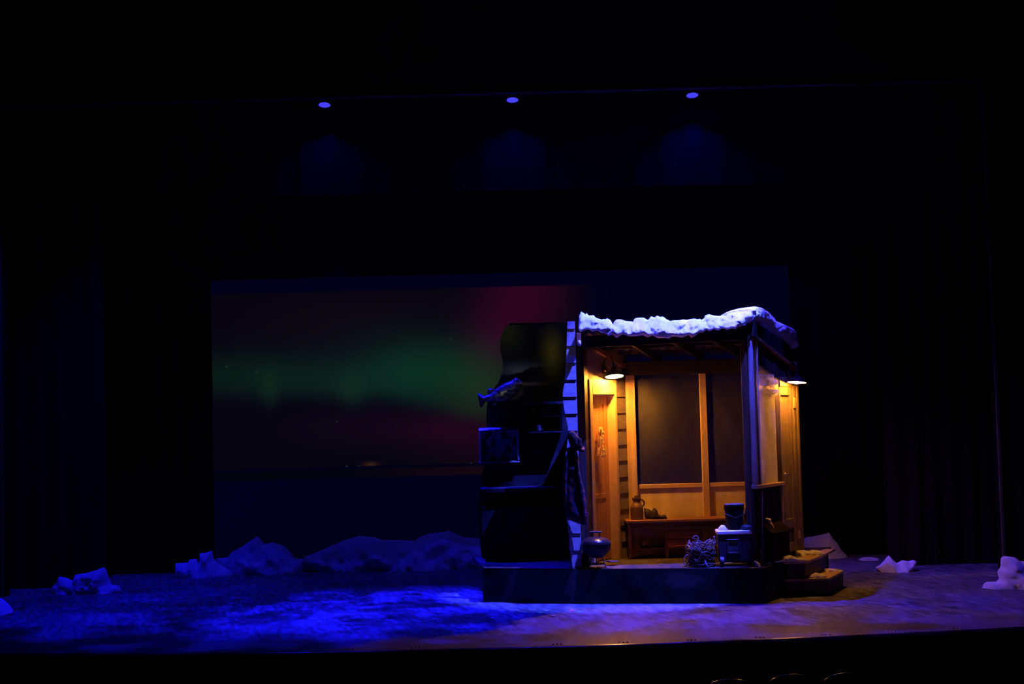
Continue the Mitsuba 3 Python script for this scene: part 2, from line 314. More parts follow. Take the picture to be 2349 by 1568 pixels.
# outlines measured from the photograph, in metres (x or run along a wall, height), each at its own depth
OUTLINES = {
    'snow_a': (22.5, [(-5.341, 0.033), (-5.323, 0.225), (-5.135, 0.230), (-5.114, 0.270), (-5.001, 0.282), (-4.961, 0.216), (-4.949, 0.357), (-4.867, 0.365), (-4.754, 0.393), (-4.725, 0.270), (-4.584, 0.165), (-4.483, 0.092), (-4.443, 0.040), (-4.892, 0.042), (-4.913, 0.022), (-5.178, 0.049)]),
    'snow_b': (22.7, [(-4.767, 0.283), (-4.581, 0.289), (-4.518, 0.359), (-4.332, 0.446), (-4.113, 0.573), (-4.021, 0.499), (-4.012, 0.458), (-3.857, 0.485), (-3.693, 0.429), (-3.591, 0.345), (-3.531, 0.261), (-3.368, 0.236), (-3.371, 0.093), (-3.596, 0.068), (-4.173, 0.073), (-4.441, 0.070), (-4.625, 0.105)]),
    'snow_c': (22.8, [(-3.383, 0.248), (-3.174, 0.315), (-2.966, 0.391), (-2.757, 0.468), (-2.507, 0.534), (-2.259, 0.507), (-2.136, 0.462), (-1.929, 0.457), (-1.619, 0.439), (-1.556, 0.488), (-1.409, 0.536), (-1.140, 0.560), (-1.087, 0.579), (-0.995, 0.536), (-0.831, 0.470), (-0.624, 0.454), (-0.273, 0.435), (-0.283, 0.044), (-0.903, 0.050), (-1.523, 0.076), (-1.938, 0.056), (-2.869, 0.060), (-3.117, 0.066), (-3.385, 0.104)]),
    'snow_l': (20.5, [(-6.668, 0.075), (-6.608, 0.140), (-6.548, 0.240), (-6.437, 0.220), (-6.361, 0.172), (-6.318, 0.264), (-6.156, 0.281), (-6.020, 0.319), (-5.917, 0.355), (-5.883, 0.324), (-5.809, 0.103), (-5.699, 0.091), (-5.653, 0.014), (-5.666, 0.000), (-5.802, 0.001), (-5.828, 0.000), (-5.861, 0.007), (-6.142, 0.014), (-6.159, 0.000), (-6.261, 0.000), (-6.422, 0.009), (-6.567, 0.021)]),
    'snow_0': (18.45, [(-6.906, 0.017), (-6.904, 0.275), (-6.675, 0.193), (-6.584, 0.115), (-6.501, 0.029), (-6.485, 0.000), (-6.524, 0.000), (-6.577, 0.000), (-6.677, 0.004)]),
    'snow_r': (20.6, [(5.125, 0.058), (5.210, 0.095), (5.282, 0.171), (5.324, 0.224), (5.380, 0.159), (5.437, 0.108), (5.518, 0.150), (5.606, 0.128), (5.675, 0.151), (5.723, 0.120), (5.692, 0.082), (5.641, 0.044), (5.730, 0.042), (5.800, 0.060), (5.852, 0.009), (5.806, 0.000), (5.609, 0.000), (5.383, 0.000), (5.284, 0.000), (5.176, 0.000)]),
    'snow_rr': (18.4, [(5.930, 0.035), (5.997, 0.077), (6.138, 0.073), (6.157, 0.108), (6.148, 0.204), (6.190, 0.264), (6.204, 0.377), (6.240, 0.398), (6.372, 0.377), (6.440, 0.327), (6.500, 0.321), (6.807, 0.283), (6.792, 0.000), (6.484, 0.000), (6.178, 0.000), (6.002, 0.000)]),
    'snow_br': (22.9, [(4.366, 0.275), (4.494, 0.286), (4.596, 0.326), (4.710, 0.337), (4.825, 0.355), (4.954, 0.387), (5.021, 0.287), (5.090, 0.214), (5.143, 0.114), (5.239, 0.019), (4.925, 0.013), (4.358, 0.049)]),
    'snow_t': (22.2, [(5.075, 0.000), (5.131, 0.019), (5.214, 0.013), (5.217, 0.000), (5.088, 0.000)]),
    'step_back': (18.75, [(3.674, 0.489), (3.767, 0.492), (3.837, 0.479), (3.872, 0.493), (3.977, 0.481), (4.039, 0.433), (3.916, 0.431), (3.800, 0.430), (3.672, 0.431)]),
    'step_front': (18.05, [(3.094, 0.423), (3.175, 0.471), (3.264, 0.469), (3.343, 0.461), (3.355, 0.495), (3.434, 0.515), (3.522, 0.473), (3.645, 0.459), (3.656, 0.437), (3.543, 0.432), (3.431, 0.431), (3.364, 0.422), (3.251, 0.408), (3.172, 0.388), (3.116, 0.400)]),
    'step_blue': (17.52, [(2.896, 0.503), (2.928, 0.497), (2.949, 0.480), (3.013, 0.440), (2.958, 0.428), (2.909, 0.427)]),
    'low_front': (18.12, [(3.656, 0.223), (3.720, 0.255), (3.765, 0.276), (3.843, 0.257), (3.910, 0.222), (3.914, 0.200), (3.842, 0.207), (3.718, 0.202)]),
    'low_back': (18.75, [(3.985, 0.238), (4.073, 0.253), (4.200, 0.238), (4.287, 0.213), (4.234, 0.199), (4.024, 0.208)]),
    'bin_snow': (17.95, [(3.103, 0.999), (3.192, 0.980), (3.207, 0.930), (3.248, 0.840), (3.215, 0.840), (3.161, 0.897)]),
    'fish': (19.36, [(-0.492, 2.666), (-0.468, 2.678), (-0.417, 2.646), (-0.381, 2.645), (-0.338, 2.662), (-0.320, 2.662), (-0.264, 2.709), (-0.178, 2.773), (-0.092, 2.813), (-0.031, 2.830), (-0.000, 2.853), (0.019, 2.874), (0.055, 2.876), (0.091, 2.851), (0.114, 2.820), (0.128, 2.783), (0.107, 2.760), (0.074, 2.688), (0.012, 2.629), (-0.062, 2.577), (-0.135, 2.542), (-0.232, 2.551), (-0.323, 2.559), (-0.377, 2.561), (-0.408, 2.525), (-0.434, 2.477), (-0.457, 2.496), (-0.468, 2.557)]),
    'fish_dorsal': (19.36, [(-0.320, 2.650), (-0.356, 2.681), (-0.349, 2.729), (-0.318, 2.741), (-0.252, 2.733), (-0.240, 2.714)]),
    'fish_anal': (19.36, [(-0.298, 2.552), (-0.294, 2.504), (-0.258, 2.485), (-0.227, 2.502), (-0.208, 2.544)]),
    'fish_pectoral': (19.27, [(-0.096, 2.742), (-0.076, 2.726), (-0.022, 2.689), (-0.047, 2.683), (-0.082, 2.708)]),
    'fish_mouth': (19.27, [(0.022, 2.784), (0.053, 2.801), (0.095, 2.812), (0.113, 2.809), (0.130, 2.782), (0.089, 2.779)]),
    'boot_a': (18.98, [(1.622, 0.961), (1.619, 1.118), (1.658, 1.125), (1.689, 1.093), (1.720, 1.076), (1.767, 1.071), (1.798, 1.043), (1.813, 1.019), (1.819, 0.948)]),
    'boot_b': (18.93, [(1.782, 0.949), (1.785, 1.047), (1.826, 1.092), (1.864, 1.060), (1.882, 1.005), (1.917, 0.988), (1.965, 0.999), (1.987, 0.971), (1.994, 0.945)]),
    'hat': (17.72, [(0.658, 2.071), (0.675, 2.131), (0.737, 2.152), (0.796, 2.082), (0.832, 2.021), (0.830, 1.945), (0.790, 1.900), (0.730, 1.925), (0.693, 1.956)]),
    'coat': (17.76, [(0.687, 1.955), (0.762, 1.923), (0.797, 1.793), (0.801, 1.687), (0.820, 1.534), (0.846, 1.382), (0.857, 1.230), (0.860, 1.079), (0.842, 0.973), (0.766, 0.991), (0.691, 1.023), (0.617, 1.085), (0.598, 1.237), (0.595, 1.389), (0.595, 1.570), (0.617, 1.737), (0.647, 1.873)]),
    'coat_sl': (17.72, [(0.645, 1.874), (0.668, 1.858), (0.663, 1.691), (0.643, 1.510), (0.637, 1.329), (0.626, 1.208), (0.589, 1.240), (0.581, 1.391), (0.584, 1.572), (0.606, 1.738)]),
    'coat_sr': (17.72, [(0.775, 1.886), (0.795, 1.794), (0.802, 1.658), (0.826, 1.536), (0.859, 1.384), (0.874, 1.232), (0.878, 1.081), (0.863, 0.976), (0.810, 0.992), (0.800, 1.174), (0.775, 1.356), (0.757, 1.538), (0.747, 1.720)]),
    'wall_left': (19.5, [(-0.020, 3.629), (-0.107, 3.535), (-0.158, 3.410), (-0.167, 3.278), (-0.135, 3.110), (-0.133, 2.978), (-0.158, 2.919), (-0.203, 2.812), (-0.283, 2.713), (-0.345, 2.625), (-0.367, 2.476), (-0.377, 2.327), (-0.369, 2.148), (-0.393, 1.911), (-0.416, 1.703), (-0.462, 1.556), (-0.497, 1.320), (-0.526, 1.113), (-0.519, 0.906), (-0.507, 0.669), (-0.489, 0.450)]),
    'strip_left': (17.92, [(0.709, 3.546), (0.690, 3.254), (0.678, 3.045), (0.662, 2.853), (0.623, 2.623), (0.625, 2.519), (0.643, 2.360), (0.677, 2.205), (0.666, 2.025), (0.626, 1.753), (0.611, 1.426), (0.624, 1.099), (0.647, 0.859), (0.650, 0.680), (0.687, 0.446)]),
    'roof_snow': (0, [(-0.002, 3.667), (0.056, 3.628), (0.071, 3.642), (0.100, 3.608), (0.159, 3.609), (0.195, 3.571), (0.247, 3.554), (0.269, 3.542), (0.284, 3.556), (0.306, 3.548), (0.343, 3.562), (0.380, 3.534), (0.401, 3.497), (0.411, 3.474), (0.431, 3.518), (0.461, 3.543), (0.513, 3.541), (0.571, 3.516), (0.644, 3.506), (0.670, 3.502), (0.682, 3.542), (0.712, 3.552), (0.800, 3.552), (0.854, 3.517), (0.896, 3.567), (0.932, 3.547), (0.973, 3.572), (1.013, 3.548), (1.039, 3.562), (1.092, 3.516), (1.142, 3.488), (1.165, 3.502), (1.230, 3.500), (1.303, 3.508), (1.339, 3.499), (1.369, 3.506), (1.435, 3.518), (1.478, 3.502), (1.507, 3.511), (1.525, 3.492), (1.562, 3.517), (1.570, 3.549), (1.618, 3.566), (1.682, 3.545), (1.762, 3.535), (1.834, 3.540), (1.849, 3.568), (1.922, 3.580), (1.987, 3.596), (2.009, 3.588), (2.060, 3.612), (2.102, 3.595), (2.188, 3.610), (2.372, 3.652), (2.529, 3.652), (2.711, 3.629), (2.898, 3.610), (3.083, 3.559), (3.272, 3.508), (3.412, 3.491), (3.702, 3.490), (4.056, 3.451), (4.061, 3.380), (4.098, 3.317), (4.184, 3.272), (4.239, 3.226), (4.202, 3.184), (3.897, 3.182), (3.874, 3.229), (3.617, 3.298), (3.227, 3.378), (3.011, 3.426), (2.718, 3.472), (2.567, 3.434), (2.248, 3.481), (2.167, 3.440), (2.072, 3.432), (2.031, 3.394), (1.965, 3.374), (1.943, 3.349), (1.900, 3.369), (1.842, 3.346), (1.785, 3.373), (1.733, 3.342), (1.676, 3.363), (1.632, 3.338), (1.582, 3.355), (1.537, 3.320), (1.494, 3.329), (1.464, 3.297), (1.398, 3.262), (1.363, 3.300), (1.288, 3.270), (1.209, 3.284), (1.150, 3.286), (1.117, 3.261), (1.070, 3.274), (0.975, 3.277), (0.917, 3.312), (0.858, 3.288), (0.786, 3.320), (0.712, 3.308), (0.623, 3.308), (0.536, 3.340), (0.468, 3.295), (0.403, 3.345), (0.366, 3.320), (0.315, 3.366), (0.271, 3.364), (0.220, 3.403), (0.160, 3.387), (0.117, 3.418), (0.065, 3.412), (0.004, 3.385), (-0.024, 3.430), (-0.027, 3.601)]),
}


def O(name, lift=False):
    L = np.array(OUTLINES[name][1], float)
    if lift:                                   # stands on the stage floor
        z = L[:, 1]; L[:, 1] = (z - z.min()) * z.max() / (z.max() - z.min()); L[L[:, 1] < 0.05, 1] = 0.0
    return L


# ------------------------------------------------------------------ the stage
def edge_y(x, o=0.0): return 14.59 + o + 0.0165 * (x + 0.1) ** 2


xs = np.linspace(-9.0, 9.0, 61)
seam = [(x, edge_y(x, 0.82)) for x in xs]
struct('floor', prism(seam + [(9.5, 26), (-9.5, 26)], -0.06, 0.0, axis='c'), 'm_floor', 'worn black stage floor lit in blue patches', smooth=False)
struct('floor_apron', prism([(x, edge_y(x)) for x in xs] + seam[::-1], -0.06, 0.0, axis='c'), 'm_apron', 'smooth apron strip along the front of the stage', smooth=False)
ang = np.linspace(0, math.pi / 2, 7)
prof = [(0.0, 0.0)] + [(-0.055 * math.sin(a), -0.055 + 0.055 * math.cos(a)) for a in ang] + [(-0.05, -0.10), (0.0, -0.10)]
v, f = [], []
for i, x in enumerate(xs):
    v += [(x, edge_y(x) + b, c) for b, c in prof]
k = len(prof)
for i in range(len(xs) - 1):
    for j in range(k):
        f.append([i * k + j, i * k + (j + 1) % k, (i + 1) * k + (j + 1) % k, (i + 1) * k + j])
struct('trim_1', (np.array(v), np.array(f)), 'm_nosing', 'glossy dark wooden nosing of the stage edge', smooth=40)
struct('wall_front', prism([(x, edge_y(x) - 0.03) for x in xs] + [(x, edge_y(x) + 0.03) for x in xs[::-1]], -1.0, -0.06, axis='c'), 'm_house', 'black front wall below the stage edge')
struct('floor_house', box(-10, 10, 3.0, 15.5, -1.1, -1.0), 'm_house', 'dark house floor in front of the stage')
pros = sg.box(-14, -1.0, 14, 13).difference(sg.box(-7.25, -2, 6.85, 6.98))
struct('wall_proscenium', join(*[prism(g, 20.2, 20.45) for g in ([pros] if pros.geom_type == 'Polygon' else pros.geoms)]), 'm_black', 'black proscenium wall around the stage opening', smooth=False)
struct('added_trim_2', join(box(6.825, 6.87, 20.15, 20.2, 0, 7.0), box(-7.3, 6.87, 20.15, 20.2, 6.965, 7.0), box(-7.3, -7.25, 20.15, 20.2, 0, 7.0)), 'm_trim', 'thin added strip for the blue-lit edge of the proscenium opening')  # paler strip added to stand for light on the reveal edge
struct('wall_back', box(-10, 10, 25.6, 25.8, 0, 9.5), 'm_black', 'black back wall of the stage')


def curtain(x0, x1, z0, z1, y, amp, pitch, seed):
    r = np.random.default_rng(seed)
    n = int((x1 - x0) / 0.04) + 2
    x = np.linspace(x0, x1, n)
    ph = np.cumsum(r.uniform(0.7, 1.3, n)) * 0.04 / pitch * 2 * np.pi
    rows = np.linspace(z0, z1, 10)
    V = []
    for z in rows:
        k = 0.6 + 0.4 * (z1 - z) / (z1 - z0)
        V.append(np.stack([x, y + amp * k * np.sin(ph) + 0.3 * amp * np.sin(0.37 * ph + z), np.full(n, z)], 1))
    V = np.array(V); m = len(rows); F = []
    front = V.reshape(-1, 3); back = front + [0, 0.012, 0]
    for i in range(m - 1):
        for j in range(n - 1):
            a, b, c, d = i * n + j, i * n + j + 1, (i + 1) * n + j + 1, (i + 1) * n + j
            F += [[a, b, c], [a, c, d]]
    F = np.array(F); N = len(front)
    rim = []
    for j in range(n - 1):
        for i in (0, m - 1):
            a, b = i * n + j, i * n + j + 1; rim += [[a, b, b + N], [a, b + N, a + N]]
    for i in range(m - 1):
        for j in (0, n - 1):
            a, b = i * n + j, (i + 1) * n + j; rim += [[a, b, b + N], [a, b + N, a + N]]
    return trimesh.Trimesh(np.vstack([front, back]), np.vstack([F, F[:, ::-1] + N, rim]), process=False)


for x0, x1, y, lab in [(-8.4, -6.09, 21.2, 'black side curtain at the far left behind the small snow heap'), (5.48, 8.2, 21.2, 'black side curtain at the right behind the two snow heaps'),
                       (-7.0, -4.855, 22.95, 'black side curtain bordering the left side of the projection screen'), (4.505, 7.0, 22.95, 'black side curtain bordering the right side of the projection screen')]:
    solo('side_curtain', curtain(x0, x1, 0.012, 7.2, y, 0.03, 0.28, int(x1 * 10) + 90), 'm_velour', lab, 'curtain', 'black side curtains', 60)
solo('border_curtain', curtain(-8.6, 8.6, 5.725, 8.6, 21.10, 0.02, 0.45, 41), 'm_border', 'black border curtain hanging just behind the three blue downlights', 'curtain', 'black border curtains', 60)
solo('border_curtain', curtain(-7.6, 7.6, 4.675, 8.2, 22.85, 0.02, 0.45, 42), 'm_border', 'black border curtain hanging along the top of the projection screen', 'curtain', 'black border curtains', 60)


def aurora(p, n, uv):
    """The picture that the projection screen shows: northern lights over a lake."""
    x, z = p.x, p.z
    def g(cx, cz, sx, sz): return dr.exp(-dr.square((x - cx) / sx) - dr.square((z - cz) / sz))
    C = mi.Color3f
    img = C(0.0022, 0.0014, 0.0055) + C(0.0016, 0.0012, 0.0) * g(-2.6, 3.9, 1.6, 0.5)
    zb = 2.66 - 0.05 * smoothstep(-4.2, -2.4, x) - 0.42 * smoothstep(-2.4, -0.4, x) - 0.13 * g(-4.0, 2.6, 0.18, 1.0) - 0.10 * g(-2.62, 2.6, 0.22, 1.0)
    low = smoothstep(zb - 0.12, zb + 0.32, z)
    img += low * (C(0.0006, 0.0240, 0.0090) * g(-1.45, 3.12, 0.98, 0.50) + C(0.0075, 0.0165, 0.0050) * g(-0.45, 2.78, 0.62, 0.52)
                  + C(0.0004, 0.0080, 0.0015) * g(-4.8, 3.15, 1.3, 0.34) + C(0.0012, 0.0095, 0.0040) * g(-3.1, 3.02, 1.3, 0.40)
                  + C(0.0010, 0.0060, 0.0014) * g(-4.0, 2.9, 0.16, 0.34) + C(0.0018, 0.0075, 0.0022) * g(-2.66, 2.82, 0.26, 0.34))
    img += C(0.0230, 0.0, 0.0065) * g(0.22, 4.30, 0.62, 0.62) + C(0.0130, 0.0, 0.0050) * g(-0.25, 3.7, 0.5, 0.5)
    img += C(0.0095, 0.0, 0.0036) * g(-1.0, 2.16, 0.8, 0.26) + C(0.0026, 0.0, 0.0016) * g(-2.1, 2.25, 1.3, 0.3) + C(0.0050, 0.0, 0.0012) * g(-0.3, 1.85, 0.8, 0.35)
    img += C(0.032, 0.011, 0.001) * g(-2.36, 1.64, 0.10, 0.035)
    for cx, cz, k in ((-2.75, 1.61, 1.0), (-2.55, 1.60, 1.6), (-0.72, 1.605, 1.3), (-4.69, 3.30, 0.5), (-4.2, 3.2, 0.3), (-2.9, 2.35, 0.3), (-1.0, 3.65, 0.25)):
        img += C(0.020, 0.05, 0.05) * (k * g(cx, cz, 0.016, 0.014))
    shore = smoothstep(1.625, 1.60, z) * smoothstep(1.555, 1.575, z)
    img = dr.lerp(img, C(0.0004, 0.0005, 0.0080), shore)
    lake = smoothstep(1.575, 1.555, z)
    img = dr.lerp(img, C(0.0010, 0.0013, 0.0042) + C(0.0065, 0.0005, 0.0005) * smoothstep(-3.0, 0.0, x), lake)
    blank = C(0.0004, 0.0004, 0.0088) + C(0.0, 0.0, 0.0020) * fbm(x * 0.5, z * 0.5, 1.0, 2)
    on = smoothstep(1.42, 1.44, z) * smoothstep(4.50, 4.48, z) * smoothstep(1.75, 0.75, x)
    return dr.lerp(blank, img, on) * K


scr = trimesh.creation.box((10.8, 0.01, 5.4)); scr.apply_translation((-0.15, 23.3, 2.72))
quad = (np.array([(-5.55, 23.29, 0.05), (5.25, 23.29, 0.05), (5.25, 23.29, 5.4), (-5.55, 23.29, 5.4)]), np.array([[0, 1, 2], [0, 2, 3]]))
s = thing('projection_screen', 'wide projection screen showing green and red northern lights over a lake', 'screen')
scene[s + '__picture'] = mikit.ply(quad, 'm_black', smooth=False, uv=np.array([(0, 0), (1, 0), (1, 1), (0, 1.0)]), emitter={'type': 'area', 'radiance': proc(aurora), 'sampling_weight': 0.6})
obj('frame', join(box(-5.6, 5.3, 23.30, 23.36, 0.02, 0.08), box(-5.6, 5.3, 23.30, 23.36, 5.38, 5.44), box(-5.62, -5.55, 23.29, 23.36, 0.0, 5.44), box(5.25, 5.32, 23.29, 23.36, 0.0, 5.44)), 'm_black', s)

# the three downlights behind the proscenium header
for i, x in enumerate((-2.68, 0.10, 2.76)):
    d = thing('stage_downlight', ['round blue stage downlight leftmost of the three above the stage', 'round blue stage downlight in the middle of the three above the stage', 'round blue stage downlight rightmost of the three, above the snowy roof'][i], 'stage light', 'blue downlights over the stage')
    ax = np.array([0, 0.30, 1.0]); ax /= np.linalg.norm(ax); c = np.array([x, 20.8, 7.03])
    obj('housing', lathe([(0.088, -0.015), (0.100, -0.015), (0.104, 0.10), (0.085, 0.24), (0.0, 0.27), (0.0, 0.262), (0.078, 0.232), (0.094, 0.10), (0.088, -0.015)], c, 32, ax), 'm_metal_black', d)
    disk = trimesh.creation.cylinder(0.090, 0.01, sections=32); disk.apply_transform(trimesh.geometry.align_vectors([0, 0, 1], ax)); disk.apply_translation(c + ax * 0.0)
    scene[d + '__lens'] = mikit.ply(disk, 'm_metal_black', smooth=30, emitter={'type': 'area', 'radiance': {'type': 'rgb', 'value': [K * 0.065, K * 0.055, K]}, 'sampling_weight': 0.1})
    obj('yoke', join(tube([c + [-0.115, 0, 0.1], c + [-0.115, 0, 0.36], c + [0.115, 0, 0.36], c + [0.115, 0, 0.1]], 0.012), tube([c + [0, 0, 0.36], c + [0, 0, 0.45], c + [0, -0.20, 0.45], c + [0, -0.36, 0.45]], 0.018)), 'm_metal_black', d)
    lantern(f'downlight_beam_{i}', c - ax * 0.03, c - ax * 6, 9 * np.array([0.016, 0.010, 1.0]) * (1, 1.15, 1.6)[i], 58, 26)

# ------------------------------------------------------------------ the cabin: platform, walls, roof
LW = Frame((1.34, 18.97), (0.5, 0.866), (0.866, -0.5))       # wall of the house, seen from the porch; b points into the porch
RW = Frame((2.92, 17.65), (0.524, 0.852), (0.852, -0.524))   # side wall of the porch; b points outward
FW = Frame((0.0, 17.95), (1, 0), (0, -1))                    # cut end of the house wall; a is the stage's x
DECK = 0.43
plat = [(-0.43, 18.24), (0.67, 17.86), (2.98, 17.39), (3.32, 18.0), (4.35, 19.85), (-0.62, 19.85)]
t = thing('porch_platform', 'low wooden platform with painted rock skirt that carries the cabin and porch', 'platform')
obj('deck', prism(plat, DECK - 0.05, DECK, axis='c'), 'm_deck', t, smooth=False)
def skirt(path, gap=0.012):
    pts, nrm = [], []
    p = np.array(path, float)
    for a, b in zip(p[:-1], p[1:]):
        d = (b - a) / np.linalg.norm(b - a)
        for q in np.linspace(0, 1, max(2, int(np.linalg.norm(b - a) / 0.035)), endpoint=False):
            pts.append(a + (b - a) * q); nrm.append([d[1], -d[0]])
    pts.append(p[-1]); nrm.append(nrm[-1]); pts, nrm = np.array(pts), np.array(nrm)
    zs = np.linspace(0.004, DECK - 0.01, 9); V = []
    for z in zs:
        e = meshkit.fbm(np.stack([pts[:, 0] * 5, pts[:, 1] * 5, np.full(len(pts), z * 2.5)], 1), 3, 5) - 0.5
        V.append(np.column_stack([pts + nrm * (gap + 0.05 * e * (1.1 - z / DECK) + 0.012)[:, None], np.full(len(pts), z)]))
    V = np.array(V); n = len(pts); F = []
    for i in range(len(zs) - 1):
        for j in range(n - 1):
            a, b, c, d = i * n + j, i * n + j + 1, (i + 1) * n + j + 1, (i + 1) * n + j
            F += [[a, b, c], [a, c, d]]
    return trimesh.Trimesh(V.reshape(-1, 3), np.array(F), process=False)
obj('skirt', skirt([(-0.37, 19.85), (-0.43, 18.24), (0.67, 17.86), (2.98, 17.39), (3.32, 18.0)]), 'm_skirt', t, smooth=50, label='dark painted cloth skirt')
obj('frame', prism(sg.Polygon([(-0.37, 19.82)] + [(-0.41, 18.27)] + plat[1:5]).buffer(-0.03), 0.0, DECK - 0.05, axis='c'), 'm_black', t, smooth=False)

# --- steps at the right
SF = Frame((3.30, 18.02), (1.0, 0.05))
t = thing('porch_steps', 'two wooden steps with snow on them leading up to the side door', 'steps')
obj('riser', prism(sg.Polygon([(3.33, 18.05), (3.62, 18.08), (3.99, 18.80), (4.2, 19.5), (4.0, 19.6)]).difference(sg.Polygon(plat).buffer(0.03)), 0.0, DECK - 0.03, axis='c'), 'm_darkwood', t, smooth=False)
obj('tread', prism(sg.Polygon([(3.32, 18.03), (3.645, 18.06), (4.02, 18.80), (4.35, 19.6), (4.0, 19.7)]).difference(sg.Polygon(plat).buffer(0.004)), DECK - 0.03, DECK, axis='c'), 'm_pine_flat', t, smooth=False)
obj('riser', prism(sg.Polygon([(3.36, 18.0), (3.88, 17.99), (4.27, 18.84), (4.07, 18.90), (3.67, 18.07), (3.38, 18.04)]).difference(sg.Polygon(plat).buffer(0.03)), 0.0, 0.19, axis='c'), 'm_darkwood', t, smooth=False)
obj('tread', prism([(3.34, 17.985), (3.895, 17.975), (4.29, 18.85), (4.06, 18.93), (3.66, 18.085), (3.34, 18.06)], 0.19, 0.215, axis='c'), 'm_pine_flat', t, smooth=False)

# --- house interior: cut-out back wall with wavy edge
wl = [tuple(q) for q in O('wall_left')]
t = thing('interior_wall', 'dark cut-out interior wall with a wavy left edge and a dim projected dusk lake picture at its top', 'stage flat')
poly = sg.Polygon(wl + [(-0.45, DECK), (0.80, DECK), (0.80, 3.62)]).buffer(0.02).buffer(-0.02)
obj('panel', prism(poly, 19.47, 19.55), 'm_counter', t, smooth=False)
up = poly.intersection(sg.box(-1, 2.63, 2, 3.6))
obj('painted_projection', prism(up, 19.455, 19.468), 'm_painted_projection', t, smooth=False, label='projected dusk lake scene painted into the wall colour')
obj('brace', join(box(-0.1, -0.04, 19.55, 19.62, DECK, 3.4), box(0.6, 0.66, 19.55, 19.62, DECK, 3.4)), 'm_black', t)

t = thing('kitchen_counter', 'dark counter with an overhanging top in front of the cut-out interior wall', 'counter')
obj('top', box(-0.475, 0.66, 18.95, 19.44, 1.345, 1.40), 'm_counter', t)
obj('drawer_front', box(-0.41, 0.64, 19.14, 19.43, 1.14, 1.345), 'm_counter_dark', t)
obj('base', prism([(-0.43, DECK), (0.64, DECK), (0.64, 1.14), (-0.455, 1.14), (-0.47, 0.9)], 19.03, 19.43), 'm_counter', t, smooth=False)
t = thing('wall_cupboard', 'small dark open cupboard on the interior wall holding mugs', 'cupboard')
obj('top', box(0.17, 0.67, 19.22, 19.45, 2.50, 2.535), 'm_counter', t)
obj('bottom', box(0.19, 0.65, 19.24, 19.45, 2.11, 2.135), 'm_counter', t)
obj('shelf', box(0.205, 0.635, 19.25, 19.45, 2.33, 2.345), 'm_counter_dark', t)
for x in (0.19, 0.635): obj('side', box(x, x + 0.015, 19.24, 19.45, 2.135, 2.50), 'm_counter_dark', t)
for x, z, lab in [(0.26, 2.345, 'mug at the left end of the cupboard shelf, apart from the others'), (0.40, 2.345, 'second mug from the left on the cupboard shelf'), (0.485, 2.345, 'third mug from the left on the cupboard shelf'), (0.585, 2.345, 'mug at the right end of the cupboard shelf'), (0.33, 2.135, 'single mug on the bottom of the cupboard')]:
    k = thing('mug', lab, 'mug', 'mugs in the wall cupboard')
    obj('cup', lathe([(0, 0), (0.028, 0), (0.034, 0.01), (0.036, 0.09), (0.032, 0.09), (0.03, 0.012), (0, 0.010)], (x, 19.32, z), 24), 'm_mug', k)
    obj('handle', tube([(x + 0.034 + 0.024 * math.sin(a), 19.32, z + 0.046 + 0.028 * math.cos(a)) for a in np.linspace(0.1, 3.0, 9)], 0.005, 6), 'm_mug', k)

# mounted fish
t = thing('mounted_fish', 'mounted trophy fish hung nose up on the left edge of the interior wall', 'fish')
body = inflate(O('fish'), 19.37, 0.075, 0.06, 0.018, 0.006, 20, 2)
obj('body', body, 'm_fish', t, smooth=True)
for q in ('fish_dorsal', 'fish_anal'): obj('fin', inflate(O(q), 19.37, 0.012, 0.012, 0.02, 0.004, 30, 3), 'm_fish', t, smooth=True)
obj('pectoral_fin', inflate(O('fish_pectoral'), 19.285, 0.012, 0.012, 0.015), 'm_fish', t, smooth=True)
obj('mouth', inflate(O('fish_mouth') + [0.005, 0.0], 19.35, 0.07, 0.04, 0.015), 'm_fish_mouth', t, smooth=True, label='open orange mouth')
obj('plaque', prism(sg.Point(0, 0).buffer(1.0, 12).exterior.coords[:-1] * np.array([0.2, 0.11]) + [-0.06, 2.68], 19.43, 19.47), 'm_darkwood', t)

# framed picture
t = thing('framed_picture', 'framed drawing in a pale frame under the mounted fish', 'picture')
x0, x1, z0, z1 = -0.485, 0.062, 1.725, 2.205
for nm, a in (('frame_rail', (x0, x0 + 0.03, 19.37, 19.465, z0 + 0.03, z1 - 0.03)), ('frame_rail', (x1 - 0.03, x1, 19.37, 19.465, z0 + 0.03, z1 - 0.03))):
    obj(nm, box(*a), 'm_frame', t)
obj('frame_rail', prism([(19.465, z1), (19.43, z1), (19.365, z1 - 0.036), (19.365, z1 - 0.045), (19.465, z1 - 0.045)], x0, x1, axis='a'), 'm_frame', t, smooth=False)
obj('frame_rail', prism([(19.365, z0), (19.365, z0 + 0.010), (19.43, z0 + 0.034), (19.465, z0 + 0.034), (19.465, z0)], x0, x1, axis='a'), 'm_frame', t, smooth=False)
obj('drawing', box(x0 + 0.03, x1 - 0.03, 19.44, 19.46, z0 + 0.03, z1 - 0.03), 'm_picture', t)

